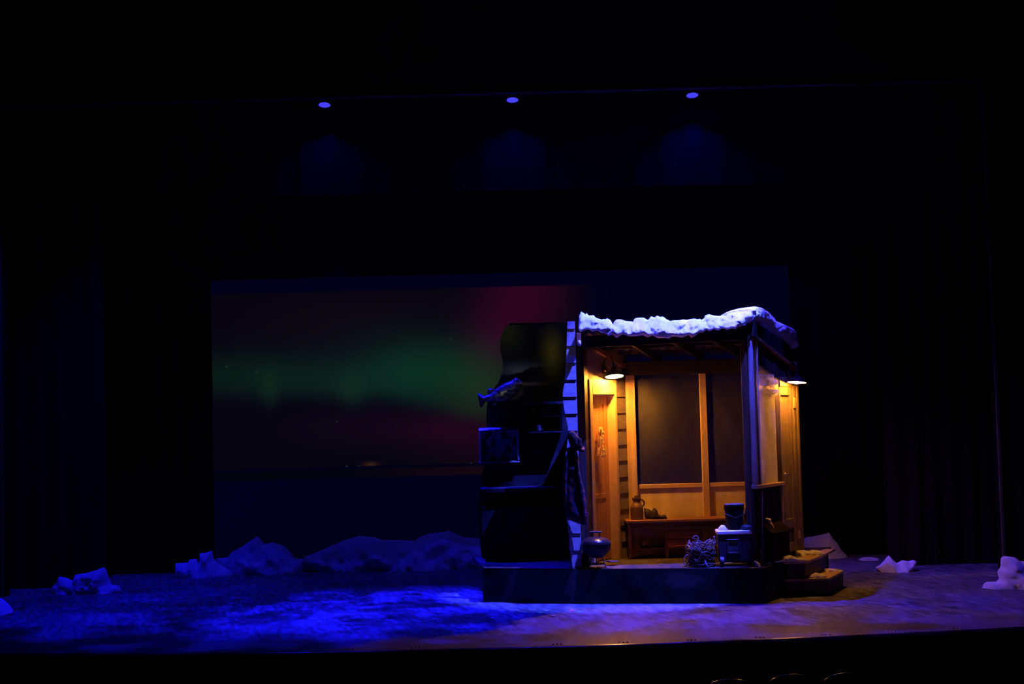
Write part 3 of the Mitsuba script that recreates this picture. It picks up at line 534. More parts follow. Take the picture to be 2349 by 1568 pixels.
# --- house wall on the porch
t = thing('house_wall', 'grey clapboard house wall between the dark interior and the porch, with wooden door casing', 'wall')
sl = np.array(O('strip_left'))[::-1]
def left_edge(z): return np.interp(z, sl[:, 1], sl[:, 0])
PL = 0.214
z = DECK; i = 0
plank_mats = ['m_siding', 'm_siding_b']
while z < 3.50:
    top = min(z + PL, 3.53)
    zz = np.linspace(z + 0.004, top - 0.004, 5)
    L = [(left_edge(q), q) for q in zz]
    m = prism(L + [(0.80, zz[-1]), (0.80, zz[0])], 0.0, 0.022, FW)
    v = m.vertices.copy(); front = v[:, 1] < 17.94; v[front, 1] += 0.014 * (v[front, 2] - z) / PL; m.vertices = v
    obj('siding_plank', m, 'm_siding_end_lit', t, smooth=False)
    z += PL; i += 1
zz = np.linspace(DECK, 3.53, 40)
obj('backing', prism([(left_edge(q) + 0.004, q) for q in zz] + [(0.80, 3.53), (0.80, DECK)], -0.05, 0.0, FW), 'm_darkwood', t, smooth=False)
def clap(a0, a1, c0, c1):
    return prism([(-0.02, c0), (0.020, c0), (0.006, c1), (-0.02, c1)], a0, a1, LW, axis='a')
z = DECK; i = 0
while z < 3.2:
    top = min(z + PL, 3.30)
    obj('siding_plank', clap(0.0, 0.42, z + 0.002, top), plank_mats[(i * 5 // 3) % 2], t, smooth=False)
    if z + PL > 2.84:
        obj('siding_plank', clap(-0.98, 0.0, max(z, 2.80) + 0.002, top), plank_mats[(i + 1) % 2], t, smooth=False)
    z += PL; i += 1
obj('sheathing', join(box(-1.12, -0.80, -0.06, -0.02, DECK, 3.3, LW), box(-0.02, 0.45, -0.06, -0.02, DECK, 3.2, LW), box(-0.80, 0.10, -0.06, -0.02, 2.60, 3.25, LW)), 'm_darkwood', t)
obj('corner_post', box(0.79, 0.905, 18.06, 18.16, DECK, 3.32), 'm_darkwood', t)
obj('corner_board', box(-1.0, -0.80, -0.02, 0.03, DECK, 3.22, LW), 'm_darkwood', t)
obj('door_casing', box(-0.80, -0.71, -0.03, 0.045, DECK, 2.80, LW), 'm_pine', t)
obj('door_casing', box(-0.06, 0.0, -0.03, 0.045, DECK, 2.80, LW), 'm_pine', t)
obj('door_head', box(-0.71, -0.06, -0.03, 0.045, 2.60, 2.80, LW), 'm_pine_flat', t)
obj('door_jamb', box(-0.73, -0.71, -0.14, 0.03, DECK, 2.62, LW), 'm_pine', t)
obj('door_jamb', box(-0.06, -0.04, -0.14, 0.03, DECK, 2.62, LW), 'm_pine', t)
obj('door_jamb', box(-0.71, -0.06, -0.14, 0.03, 2.585, 2.60, LW), 'm_pine_flat', t)
obj('eave_trim', prism([(-1.10, 3.30), (0.62, 2.87), (0.62, 2.92), (-1.10, 3.36)], 0.0, 0.06, LW), 'm_bench', t, smooth=False)
obj('beam_end', box(0.81, 0.87, 17.84, 18.0, 3.22, 3.37), 'm_brown_end', t)

t = thing('house_door', 'reddish brown panelled house door under the left porch lamp', 'door')
obj('stile', box(-0.71, -0.60, -0.11, -0.075, DECK + 0.01, 2.585, LW), 'm_door', t)
obj('stile', box(-0.17, -0.06, -0.11, -0.075, DECK + 0.01, 2.585, LW), 'm_door', t)
for c0, c1 in ((2.475, 2.585), (1.24, 1.31), (DECK + 0.01, 0.62)): obj('rail', box(-0.60, -0.17, -0.11, -0.076, c0, c1, LW), 'm_door', t)
for c0, c1 in ((1.31, 2.475), (0.62, 1.24)): obj('panel', box(-0.62, -0.15, -0.108, -0.088, c0 - 0.02, c1 + 0.02, LW), 'm_door', t)
obj('knob', join(ball(LW((-0.655, -0.03, 1.40)), 0.028), tube([LW((-0.655, -0.08, 1.40)), LW((-0.655, -0.03, 1.40))], 0.012)), 'm_chrome', t)
t = thing('door_swag', 'dried leaf and flower swag hanging on the brown house door', 'wreath')
r = np.random.default_rng(5)
c0 = np.array([-0.37, -0.05, 1.98])
obj('stem', join(*[tube([LW(c0 + [dx * 0.3, 0, 0.20]), LW(c0 + [dx, 0.01, 0.02]), LW(c0 + [dx * 1.6, 0.0, -0.18])], 0.006, 6) for dx in (-0.05, 0.0, 0.05)]), 'm_leaf', t)
for i in range(44):
    a, q = r.uniform(-1, 1), r.uniform(-1, 1)
    p = c0 + [0.10 * a * (1 - 0.55 * abs(q)), r.uniform(0.0, 0.07), 0.19 * q]
    d = np.array([0.5 * a + r.normal() * 0.35, r.normal() * 0.3, -0.7 if q < 0.3 else 0.8]); d /= np.linalg.norm(d)
    s = np.cross(d, [0.2, 1, 0.1]); s /= np.linalg.norm(s); w = np.cross(s, d)
    L, W = r.uniform(0.06, 0.11), r.uniform(0.016, 0.028)
    P6 = np.array([p - d * L * 0.5, p + s * W + w * 0.006, p - s * W + w * 0.006, p + d * L * 0.1 + w * 0.016, p + d * L * 0.5, p - w * 0.004])
    m = trimesh.convex.convex_hull(LW(P6))
    obj('leaf', m, 'm_leaf_green' if i % 5 == 0 else 'm_leaf', t, smooth=False)

# --- back wall of the porch
t = thing('porch_back_wall', 'rear porch wall with orange posts, a rail, pale kick panels and clear plastic sheets', 'screen wall')
obj('post', box(1.515, 1.64, 19.20, 19.30, DECK, 2.90), 'm_pine', t)
obj('post', box(2.52, 2.612, 19.25, 19.30, DECK, 2.95), 'm_pine', t)
obj('post', box(3.60, 3.70, 19.25, 19.30, DECK, 2.95), 'm_pine', t)
for a, b in ((1.64, 2.52), (2.612, 3.60)):
    obj('rail', box(a, b, 19.262, 19.30, 1.33, 1.388), 'm_pine_flat', t)
    obj('kick_panel', box(a - 0.03, b + 0.03, 19.30, 19.32, DECK, 1.34), 'm_kick', t)
obj('header_beam', box(1.40, 3.80, 19.17, 19.32, 2.86, 3.05), 'm_roofwood', t)
def film(a0, a1, c0, c1, place, n=0.03, amp=0.006, seed=1, lean=1.0):
    na, nc = int((a1 - a0) / n) + 2, int((c1 - c0) / n) + 2
    A, C = np.meshgrid(np.linspace(a0, a1, na), np.linspace(c0, c1, nc))
    q = A + 0.35 * lean * C
    B = amp * (np.sin(q * 21 + 4 * meshkit.noise(np.stack([A * 2, C * 1.2, 0 * A + seed], -1), seed)) * meshkit.noise(np.stack([A * 3, C * 0.8, 0 * A + 7], -1), seed) + 1.2 * (meshkit.fbm(np.stack([A * 9, C * 2.4, 0 * A + 2], -1), 4, seed) - 0.5))
    e = np.minimum(np.minimum(A - a0, a1 - A), np.minimum(C - c0, c1 - C)); B = B * np.clip(e / 0.06, 0.15, 1)
    V = place(A.ravel(), B.ravel(), C.ravel()); F = []
    for i in range(nc - 1):
        for j in range(na - 1):
            a, b, c, d = i * na + j, i * na + j + 1, (i + 1) * na + j + 1, (i + 1) * na + j; F += [[a, b, c], [a, c, d]]
    return trimesh.Trimesh(V, np.array(F), process=False)
def WP(A, B, C):
    q = (A - A.min()) / (A.max() - A.min()); h = (C - C.min()) / (C.max() - C.min())
    return np.stack([A, 19.32 + B - 0.06 * np.sin(np.pi * q) * np.sin(np.pi * h) ** 0.5, C], 1)
obj('plastic_sheet', film(1.62, 2.53, 1.37, 2.88, WP, 0.025, 0.007, 4), 'm_film', t, smooth=True, label='clear plastic sheet')
obj('plastic_sheet', film(2.60, 3.62, 1.37, 2.88, WP, 0.025, 0.007, 9), 'm_film', t, smooth=True, label='clear plastic sheet')

# --- side wall of the porch (outer face seen)
t = thing('porch_side_wall', 'right porch wall with plastic sheeting above a wooden half wall', 'screen wall')
obj('corner_post', box(0.03, 0.08, -0.11, -0.03, DECK, 3.30, RW), 'm_darkwood', t)
obj('post', box(0.148, 0.178, -0.09, 0.045, DECK, 3.22, RW), 'm_darkwood', t)
obj('post', box(0.84, 0.98, -0.09, 0.015, DECK, 3.05, RW), 'm_darkwood', t)
obj('rail', box(0.05, 0.98, -0.08, 0.055, 1.37, 1.415, RW), 'm_pine_flat', t)
obj('kick_panel', box(0.05, 0.86, -0.03, -0.01, DECK, 1.37, RW), 'm_darkwood', t)
obj('trim_board', box(0.90, 0.975, -0.02, 0.03, DECK, 1.36, RW), 'm_pine', t)
RP = lambda A, B, C: RW(np.stack([A, B + 0.012, C], 1))
obj('plastic_sheet', film(0.30, 0.85, 1.41, 2.80, RP, 0.02, 0.010, 14, 1.6), 'm_film_side', t, smooth=True, label='clear plastic sheet')
for k, (a, rr) in enumerate(((0.085, 0.036), (0.245, 0.030))):
    pts = [RW((a + 0.006 * math.sin(2 * c + k), 0.005, c)) for c in np.linspace(1.41, 3.24, 30)]
    obj('plastic_roll', tube(pts, rr + 0.002 * np.sin(np.arange(30) * 0.5 + k), 14), 'm_film_side', t, smooth=True, label='rolled plastic sheet')
def bunch_place(A, B, C):
    h = (C - C.min()) / (C.max() - C.min()); q_ = (A - A.min()) / (A.max() - A.min())
    e = meshkit.fbm(np.stack([A * 26, C * 44, 0 * A + 4], -1), 4, 8) - 0.5
    return RW(np.stack([A + 0.02 * e, 0.035 + B * 0.5 + 0.11 * e * np.clip(4 * q_ * (1 - q_) + 0.3, 0, 1) + 0.03 * np.sin(h * 9), C + 0.05 * (meshkit.fbm(np.stack([A * 18, C * 6, 0 * A], -1), 3, 2) - 0.5) * np.abs(h - 0.5) * 2], 1))
q = film(0.42, 0.85, 2.54, 2.72, bunch_place, 0.009, 0.01, 6)
obj('bunched_plastic', q, 'm_film_bunch', t, smooth=25, label='bunched top edge of the plastic')
obj('head_board', prism([(0.29, 2.74), (1.60, 2.77), (1.60, 2.86), (0.29, 3.21)], -0.06, 0.008, RW), 'm_darkwood', t, smooth=False)
obj('eave_trim', prism([(0.10, 3.27), (1.62, 2.86), (1.62, 2.895), (0.10, 3.31)], 0.0, 0.05, RW), 'm_bench', t, smooth=False)
obj('door_casing', box(1.455, 1.60, -0.05, 0.035, DECK, 2.66, RW), 'm_door_out', t)
obj('door_casing', box(1.54, 1.60, 0.035, 0.055, DECK, 2.66, RW), 'm_door_out', t)
obj('door_casing', box(0.985, 1.60, -0.05, 0.03, 2.645, 2.77, RW), 'm_door_out', t)
t = thing('side_door', 'brown panelled outer door at the end of the porch side wall above the steps', 'door')
obj('stile', box(0.985, 1.045, -0.05, 0.015, DECK + 0.01, 2.645, RW), 'm_door_out', t)
obj('stile', box(1.375, 1.45, -0.05, 0.015, DECK + 0.01, 2.645, RW), 'm_door_out', t)
for c0, c1 in ((2.53, 2.645), (0.80, 0.92), (0.49, 0.61)): obj('rail', box(1.045, 1.375, -0.05, 0.012, c0, c1, RW), 'm_door_out', t)
for c0, c1 in ((0.92, 2.53), (0.61, 0.80), (DECK + 0.01, 0.49)): obj('panel', box(1.03, 1.39, -0.045, -0.02, c0 - 0.01, c1 + 0.01, RW), 'm_door_out', t)
obj('handle', join(tube([RW((1.10, 0.0, 1.50)), RW((1.10, 0.05, 1.50)), RW((1.18, 0.05, 1.515))], 0.011), ball(RW((1.10, 0.015, 1.50)), 0.026)), 'm_chrome', t)
obj('hinge', box(1.44, 1.50, 0.03, 0.05, 2.36, 2.50, RW), 'm_pine', t)
obj('hinge', box(1.44, 1.50, 0.03, 0.05, 0.64, 0.74, RW), 'm_pine', t)

# --- roof
F0, F1, B1_, B0 = np.array([0.87, 18.0]), np.array([2.965, 17.68]), np.array([3.85, 19.50]), np.array([1.42, 19.66])
def roof_z(y): return 3.415 - 0.144 * (y - 17.60)
t = thing('porch_roof', 'dark corrugated shed roof on wooden rafters over the porch', 'roof')
nu, nv = 200, 24
U, Vv = np.meshgrid(np.linspace(0, 1, nu), np.linspace(-0.03, 1, nv))
XY = ((1 - U) * (1 - Vv))[..., None] * F0 + (U * (1 - Vv))[..., None] * F1 + (U * Vv)[..., None] * B1_ + ((1 - U) * Vv)[..., None] * B0
Z = roof_z(XY[..., 1]) + 0.018 * np.cos(U * 2 * np.pi * 19)
top = np.dstack([XY, Z]).reshape(-1, 3); Fq = []
for i in range(nv - 1):
    for j in range(nu - 1):
        a, b, c, d = i * nu + j, i * nu + j + 1, (i + 1) * nu + j + 1, (i + 1) * nu + j; Fq += [[a, b, c], [a, c, d]]
for e in range(1):
    Fq = np.array(Fq); N = len(top)
    rim = []
    for j in range(nu - 1): rim += [[j, j + 1 + N, j + 1], [j, j + N, j + 1 + N]]
obj('corrugated_sheet', trimesh.Trimesh(np.vstack([top, top - [0, 0, 0.006]]), np.vstack([Fq, Fq[:, ::-1] + N, rim]), process=False), 'm_corrugated', t, smooth=True)
def along(u, v, dz): 
    q = (1 - u) * (1 - v) * F0 + u * (1 - v) * F1 + u * v * B1_ + (1 - u) * v * B0
    return np.array([q[0], q[1], roof_z(q[1]) + dz])
def beam(p, q, w, h):
    d = q - p; s = np.cross(d, [0, 0, 1]); s /= np.linalg.norm(s)
    P8 = [x + sgn * s * w / 2 + [0, 0, dz] for x in (p, q) for sgn in (-1, 1) for dz in (-h, 0)]
    return trimesh.convex.convex_hull(np.array(P8))
for u in (0.03, 0.27, 0.51, 0.74, 0.96): obj('rafter', beam(along(u, 0.02, -0.022), along(u, 0.93, -0.022), 0.045, 0.10), 'm_roofwood', t, smooth=False)
for v in (0.22, 0.45, 0.68): obj('purlin', beam(along(0.02, v, -0.024), along(0.97, v, -0.024), 0.05, 0.035), 'm_roofwood', t, smooth=False)
obj('fascia', beam(along(0.0, 0.0, -0.022), along(1.0, 0.0, -0.022), 0.03, 0.15), 'm_roofwood', t, smooth=False)
k = (B1_ - F1); L = np.linalg.norm(k); KF = Frame(F1, k / L)
e1 = roof_z(F1[1]) + 0.06; e2 = roof_z(F1[1] + k[1] * 0.86) + 0.02
obj('rake_board', prism([(0.0, 3.27), (0.86 * L, 2.90), (0.86 * L, e2), (0.02, e1)], 0.01, 0.045, KF), 'm_roofwood', t, smooth=False)
obj('rake_board', beam(along(0.0, 0.0, 0.02), along(0.0, 0.9, 0.02), 0.03, 0.16), 'm_roofwood', t, smooth=False)

# snow lying along the front edge and down the right rake
Lf = np.linalg.norm(F1 - F0); df = (F1 - F0) / Lf; dk = k / L
def roof_path(tt, off, z):
    w = np.clip((tt - Lf + 0.10) / 0.2, 0, 1); w = w * w * (3 - 2 * w)
    base = F0 + df * np.minimum(tt, Lf)[:, None] + dk * np.maximum(tt - Lf, 0)[:, None]
    n = (1 - w)[:, None] * np.array([-df[1], df[0]]) + w[:, None] * np.array([-dk[1], dk[0]])
    xy = base + n * (off + (1 - w) * np.clip(0.9 * (z - 3.46), -0.12, 0.16))[:, None]
    return np.column_stack([xy, np.where(off > 0, np.maximum(z, roof_z(xy[:, 1]) + 0.0 * z) if False else z, z)])
sn = inflate(O('roof_snow'), 0.0, 0.08, 0.40, 0.016, 0.075, 11, 3, path=roof_path, reach=0.09)
solo('roof_snow', sn, 'm_snow', 'thick white snow along the front and right edge of the porch roof', 'snow', smooth=True)

# ------------------------------------------------------------------ porch lamps
def wall_lamp(wall, a, out, rim, axis, lab, zc, power):
    t = thing('porch_lamp', lab, 'lamp', 'gooseneck porch lamps')
    ax = np.array(axis, float); ax /= np.linalg.norm(ax)
    prof = [(0.022, 0.125), (0.030, 0.125), (0.034, 0.085), (0.060, 0.070), (0.098, 0.038), (0.122, 0.006), (0.124, 0.0)]
    inner = [(r_ - 0.004 if r_ > 0.03 else r_, z_ - 0.004) for r_, z_ in prof[2:]]
    obj('shade', lathe(prof, rim, 40, ax), 'm_metal_black', t, smooth=40)
    obj('liner', lathe([(0.0, 0.085)] + inner, rim, 40, ax), 'm_enamel', t + '__shade', smooth=40, label='white enamel inside of the shade')
    neck = np.array(rim) + ax * 0.125
    w = wall((a, 0.03, zc))
    d = (w - neck); d[2] = 0; n = np.linalg.norm(d); d /= n
    pts = [neck]
    for q in np.linspace(0, math.pi, 14):
        pts.append(neck + d * (n / 2) * (1 - math.cos(q)) * 1.0 + np.array([0, 0, 0.05 + (0.13) * math.sin(q)]) + np.array([0, 0, (w[2] + 0.0 - neck[2] - 0.05) * (q / math.pi)]))
    pts.append(w)
    obj('gooseneck', tube(pts, 0.009, 8), 'm_metal_black', t, smooth=True)
    obj('wall_plate', join(box(a - 0.045, a + 0.045, 0.02, 0.04, zc - 0.06, zc + 0.06, wall), tube([wall((a, 0.02, zc)), wall((a, 0.06, zc))], 0.03, 16)), 'm_metal_black', t)
    c = np.array(rim) + ax * 0.008
    scene[t + '__bulb'] = {'type': 'sphere', 'center': c.tolist(), 'radius': 0.033, 'bsdf': {'type': 'ref', 'id': 'm_enamel'}, 'emitter': {'type': 'area', 'radiance': {'type': 'rgb', 'value': (power * BULB).tolist()}, 'sampling_weight': 5.0}}


wall_lamp(LW, -0.33, 0.28, (1.325, 18.56, 2.835), (-0.05, 0.20, 1), 'lit gooseneck lamp with black shade above the brown house door', 2.93, 1.0)
wall_lamp(RW, 1.33, 0.28, (3.70, 18.55, 2.695), (0.10, 0.10, 1), 'lit gooseneck lamp with black shade above the outer side door', 2.80, 0.32)

# ------------------------------------------------------------------ things in the porch
t = thing('bench', 'long brown wooden bench with a lower shelf against the rear porch wall', 'bench')
obj('seat', box(1.44, 3.30, 18.80, 19.255, 0.905, 0.940), 'm_bench', t)
obj('apron', box(1.50, 3.26, 18.86, 18.885, 0.795, 0.845), 'm_bench', t)
obj('rail', box(1.50, 3.26, 18.90, 18.92, 0.845, 0.905), 'm_bench', t)
obj('shelf', box(1.52, 3.25, 18.90, 19.16, 0.545, 0.565), 'm_bench', t)
for x in (1.47, 1.95, 2.42, 3.22):
    for y in (18.87, 19.10): obj('leg', box(x, x + 0.04, y, y + 0.04, DECK, 0.905), 'm_bench', t)
for z0, lab, dx in ((0.565, 'reddish wooden drawer box on the bench shelf, lower of the two', -0.01), (0.680, 'reddish wooden drawer box under the bench seat, upper of the two', 0.0)):
    c = thing('drawer_box', lab, 'box', 'drawer boxes under the bench')
    x0, x1 = 2.0 + dx, 2.40 + dx
    obj('body', join(box(x0, x1, 18.88, 19.12, z0, z0 + 0.012), box(x0, x0 + 0.012, 18.88, 19.12, z0, z0 + 0.105), box(x1 - 0.012, x1, 18.88, 19.12, z0, z0 + 0.105), box(x0, x1, 19.128, 19.14, z0, z0 + 0.105)), 'm_crate', c)
    obj('front', box(x0 - 0.012, x1 + 0.012, 18.845, 18.88, z0, z0 + 0.11), 'm_crate', c)
    obj('handle', box(x0 + 0.09, x1 - 0.09, 18.828, 18.846, z0 + 0.02, z0 + 0.032), 'm_crate', c)
for x, lab in ((1.70, 'tan shoe on the bench shelf, left of the pair'), (1.87, 'tan shoe on the bench shelf, nearer the drawer boxes')):
    c = thing('shoe', lab, 'shoe', 'shoes on the bench shelf')
    obj('upper', inflate([(x - 0.06, 0.58), (x - 0.06, 0.625), (x - 0.03, 0.65), (x, 0.645), (x + 0.03, 0.61), (x + 0.06, 0.598), (x + 0.065, 0.58)], 19.0, 0.038, 0.038, 0.012, 0.004, 30), 'm_shoe', c, smooth=True)
    obj('sole', inflate([(x - 0.062, 0.565), (x - 0.064, 0.583), (x + 0.068, 0.583), (x + 0.066, 0.565)], 19.0, 0.042, 0.042, 0.008), 'm_boot', c, smooth=True)
t = thing('jug', 'brown stoneware jug with a handle at the left end of the bench', 'jug')
c = (1.60, 19.0, 0.94)
obj('body', lathe([(0, 0), (0.080, 0), (0.086, 0.02), (0.088, 0.13), (0.08, 0.165)], c, 36), 'm_jug_dark', t)
obj('shoulder', lathe([(0.08, 0.165), (0.07, 0.195), (0.052, 0.215), (0.048, 0.235)], c, 36), 'm_jug', t)
obj('neck', lathe([(0.048, 0.235), (0.050, 0.262), (0.056, 0.268), (0.056, 0.285), (0.04, 0.288), (0.036, 0.25)], c, 36), 'm_jug_dark', t)
obj('handle', tube([(c[0] + 0.045 + 0.055 * math.sin(a), c[1] - 0.02, c[2] + 0.215 + 0.05 * math.cos(a)) for a in np.linspace(0.1, 2.9, 14)], 0.010, 8), 'm_jug_dark', t, smooth=True)
obj('stopper', lathe([(0, 0.27), (0.03, 0.27), (0.026, 0.315), (0, 0.32)], c, 20), 'm_jug_dark', t)
for q, y, lab in (('boot_a', 19.02, 'black boot lying on the bench beside the jug'), ('boot_b', 18.95, 'black boot lying on the bench, further from the jug')):
    o = O(q); o[:, 1] = np.maximum(o[:, 1], 0.952); o[:, 0] = np.maximum(o[:, 0], 1.70)
    c = thing('boot', lab, 'boot', 'boots lying on the bench')
    obj('upper', inflate(o, y, 0.055, 0.055, 0.015, 0.012, 18, 4), 'm_boot', c, smooth=True)
    x0, x1 = o[:, 0].min(), o[:, 0].max()
    obj('sole', box(x0 + 0.01, x1 - 0.005, y - 0.035, y + 0.035, 0.941, 0.955), 'm_boot', c)

# kettle grill
t = thing('kettle_grill', 'small black kettle grill with a glossy lid standing on the platform by the house wall', 'grill')
c = np.array([0.985, 17.895, 0.0]); R_ = 0.185
def cap(z0, h, r, s): return [(r * math.cos(a), z0 + s * h * math.sin(a)) for a in np.linspace(0, math.pi / 2, 12)]
obj('lid', lathe(cap(0.735, 0.085, R_, 1), c, 40), 'm_grill_lid', t, smooth=50)
obj('lid_rim', lathe([(R_ - 0.004, 0.725), (R_ + 0.004, 0.727), (R_ + 0.004, 0.738), (R_ - 0.004, 0.740), (R_ - 0.004, 0.725)], c, 40), 'm_grill_lid', t)
obj('bowl', lathe(cap(0.725, 0.175, R_ - 0.004, -1)[::-1] + [(R_ - 0.012, 0.725)], c, 40), 'm_bowl', t, smooth=50)
obj('handle', join(tube([c + [-0.075, 0, 0.875], c + [0.075, 0, 0.875]], 0.013, 10), tube([c + [-0.045, 0, 0.805], c + [-0.05, 0, 0.875]], 0.007), tube([c + [0.045, 0, 0.805], c + [0.05, 0, 0.875]], 0.007)), 'm_metal_black', t + '__lid')
for a in (-2.3, -0.75, 1.5):
    d = np.array([math.cos(a), math.sin(a), 0])
    obj('leg', tube([c + d * 0.09 + [0, 0, 0.585], c + d * 0.155 + [0, 0, DECK + 0.008]], 0.009, 10), 'm_chrome', t, label='chrome leg')
obj('ash_tray', lathe([(0, 0.475), (0.10, 0.475), (0.115, 0.485), (0.11, 0.489), (0, 0.481)], c, 30), 'm_metal_black', t)
obj('side_board', box(1.13, 1.27, 18.10, 18.22, 0.475, 0.487), 'm_trim', t)
obj('board_strut', tube([c + [0.06, 0.05, 0.52], (1.2, 18.16, 0.475)], 0.008), 'm_metal_black', t)

# coat and hat on the end of the house wall
def yslice(q, y, **k): return inflate(O(q), y, **k)
t = thing('plaid_coat', 'dark plaid coat hanging on the clapboard end of the house wall', 'coat')
obj('body', inflate(O('coat'), 17.83, 0.075, 0.05, 0.03, 0.03, 9, 3), 'm_plaid', t, smooth=True)
for q in ('coat_sl', 'coat_sr'): obj('sleeve', inflate(O(q), 17.79, 0.06, 0.05, 0.02, 0.02, 12, 5), 'm_plaid', t, smooth=True)
obj('collar', tube([(0.745, 17.78, 1.93), (0.80, 17.745, 1.915), (0.85, 17.78, 1.90), (0.86, 17.84, 1.92), (0.80, 17.87, 1.95), (0.75, 17.84, 1.95)], 0.022, 8, closed=True), 'm_plaid', t, smooth=True)
obj('peg', tube([(0.79, 17.92, 1.97), (0.79, 17.80, 1.99)], 0.010), 'm_darkwood', t)
t = thing('hanging_hat', 'dark brown soft hat hung on the peg above the plaid coat', 'hat')
obj('crown', inflate(O('hat'), 17.80, 0.09, 0.07, 0.018, 0.02, 16, 6), 'm_hat', t, smooth=True)
obj('ear_flap', inflate([(0.77, 1.93), (0.79, 2.06), (0.83, 2.05), (0.84, 1.95), (0.81, 1.90)], 17.735, 0.02, 0.02, 0.015, 0.01, 20), 'm_hat', t, smooth=True)

# basket of cord
t = thing('cord_basket', 'dark basket heaped with a tangle of pale cord on the front edge of the platform', 'basket')
c = np.array([2.265, 17.76, DECK]); r = np.random.default_rng(12)
obj('tub', lathe([(0, 0.004), (0.13, 0.0), (0.145, 0.01), (0.175, 0.20), (0.185, 0.205), (0.185, 0.215), (0.168, 0.212), (0.135, 0.02), (0, 0.015)], c, 36), 'm_basket', t)
S = []
for i in range(70):
    a0, da = r.uniform(0, 2 * np.pi), r.uniform(0.8, 2.4) * r.choice([-1, 1]); z0 = r.uniform(0.02, 0.30); tilt = r.uniform(-0.09, 0.09)
    q = np.linspace(0, 1, 14)
    rad = (0.150 + 0.02 * np.minimum(z0 / 0.2, 1) + r.uniform(0.012, 0.028)) * np.where(z0 > 0.2, 1 - (z0 - 0.2) * 3.5, 1)
    zz = np.clip(z0 + tilt * np.sin(q * np.pi * r.uniform(0.8, 2)) + 0.02 * np.sin(q * 9 + i), 0.012, 0.33)
    S.append(tube(np.stack([c[0] + rad * np.cos(a0 + da * q), c[1] + rad * np.sin(a0 + da * q), c[2] + zz], 1), r.uniform(0.0035, 0.006), 5))
obj('strands', join(*S), 'm_strand', t, smooth=True, kind='stuff', label='tangled pale cord')
obj('loop', tube([c + [-0.06 + 0.035 * math.sin(a), -0.08, 0.335 - 0.04 * math.cos(a) * 1.2] for a in np.linspace(-0.2, 4.6, 16)], 0.009, 8), 'm_strand', t, smooth=True, label='loop of cord')
obj('loop', tube([c + [-0.17 + 0.05 * math.sin(a), -0.12, 0.085 + 0.07 * math.cos(a)] for a in np.linspace(3.0, 6.4, 14)], 0.006, 8), 'm_strand', t, smooth=True, label='loop of cord')
obj('cord_end', inflate([(2.40, 0.70), (2.43, 0.74), (2.425, 0.80), (2.445, 0.81), (2.455, 0.75), (2.48, 0.70), (2.45, 0.695), (2.42, 0.68)], 17.70, 0.015, 0.015, 0.012), 'm_strand', t, smooth=True, label='frayed upright cord end')
obj('cord_end', tube([c + [0.03, -0.16, 0.11], c + [0.04, -0.19, 0.05], c + [0.065, -0.20, 0.01]], 0.011, 8), 'm_strand', t, smooth=True)

# cooler
CF = Frame((2.475, 17.67, DECK), (0.985, -0.07), (-0.07, -0.985))
t = thing('rolling_cooler', 'dark wheeled cooler with a white lid on the platform by the corner post', 'cooler')
obj('body', trimesh.convex.convex_hull(np.vstack([box(0.015, 0.405, -0.30, -0.01, 0.05, 0.09, CF, 0.02).vertices, box(0.0, 0.42, -0.31, 0.0, 0.37, 0.39, CF, 0.015).vertices])), 'm_cooler', t)
obj('lid', box(-0.01, 0.43, -0.32, 0.012, 0.392, 0.44, CF, 0.016), 'm_cooler_lid', t)
for a in ((0.11, 0.27, 0.0, 0.014, 0.315, 0.335), (0.11, 0.27, 0.0, 0.010, 0.155, 0.172), (0.11, 0.13, 0.0, 0.012, 0.172, 0.315), (0.25, 0.27, 0.0, 0.012, 0.172, 0.315)):
    obj('panel_rim', box(*a, CF), 'm_cooler', t)
obj('panel', box(0.13, 0.25, 0.0, 0.004, 0.172, 0.315, CF), 'm_cooler_dark', t)
for a in (0.02, 0.36):
    w = trimesh.creation.cylinder(0.062, 0.045, sections=24); w.apply_transform(trimesh.transformations.rotation_matrix(math.pi / 2, [0, 1, 0])); w.apply_translation((a + 0.022, 0.03, 0.064))
    obj('wheel', CF.mesh(w), 'm_cooler_dark' if a > 0.1 else 'm_cooler', t)
obj('handle', tube(CF([(0.40, 0.0, 0.10), (0.445, 0.02, 0.12), (0.45, 0.02, 0.30), (0.44, 0.02, 0.43), (0.40, 0.0, 0.46)]), 0.014, 10), 'm_cooler', t, smooth=True)
obj('handle_hub', ball(CF((0.375, -0.10, 0.465)), (0.085, 0.08, 0.04)), 'm_cooler', t, smooth=True)
t = thing('black_bucket', 'black bucket standing on top of the wheeled cooler', 'bucket')
c = CF((0.225, -0.16, 0.44))
obj('pail', lathe([(0, 0), (0.10, 0), (0.122, 0.29), (0.127, 0.295), (0.127, 0.305), (0.118, 0.305), (0.097, 0.01), (0, 0.008)], c, 40), 'm_bucket', t)
obj('lid', lathe([(0, 0.307), (0.118, 0.307), (0.122, 0.312), (0.115, 0.318), (0, 0.318)], c, 40), 'm_cooler_dark', t)
obj('bail', tube([c + [-0.127, 0, 0.27], c + [-0.12, -0.08, 0.20], c + [0, -0.137, 0.15], c + [0.12, -0.08, 0.20], c + [0.127, 0, 0.27]], 0.004, 6), 'm_metal_black', t + '__pail', smooth=True)
cc = CF((0.075, -0.10, 0.44))
solo('cloth_bundle', inflate([(cc[0] - 0.07, cc[2]), (cc[0] - 0.05, cc[2] + 0.035), (cc[0] - 0.02, cc[2] + 0.062), (cc[0] + 0.02, cc[2] + 0.060), (cc[0] + 0.045, cc[2] + 0.03), (cc[0] + 0.07, cc[2])], cc[1], 0.05, 0.05, 0.012, 0.01, 25, 2, ground=True), 'm_snow', 'small white cloth bundle on the cooler lid left of the black bucket', 'cloth', smooth=True)

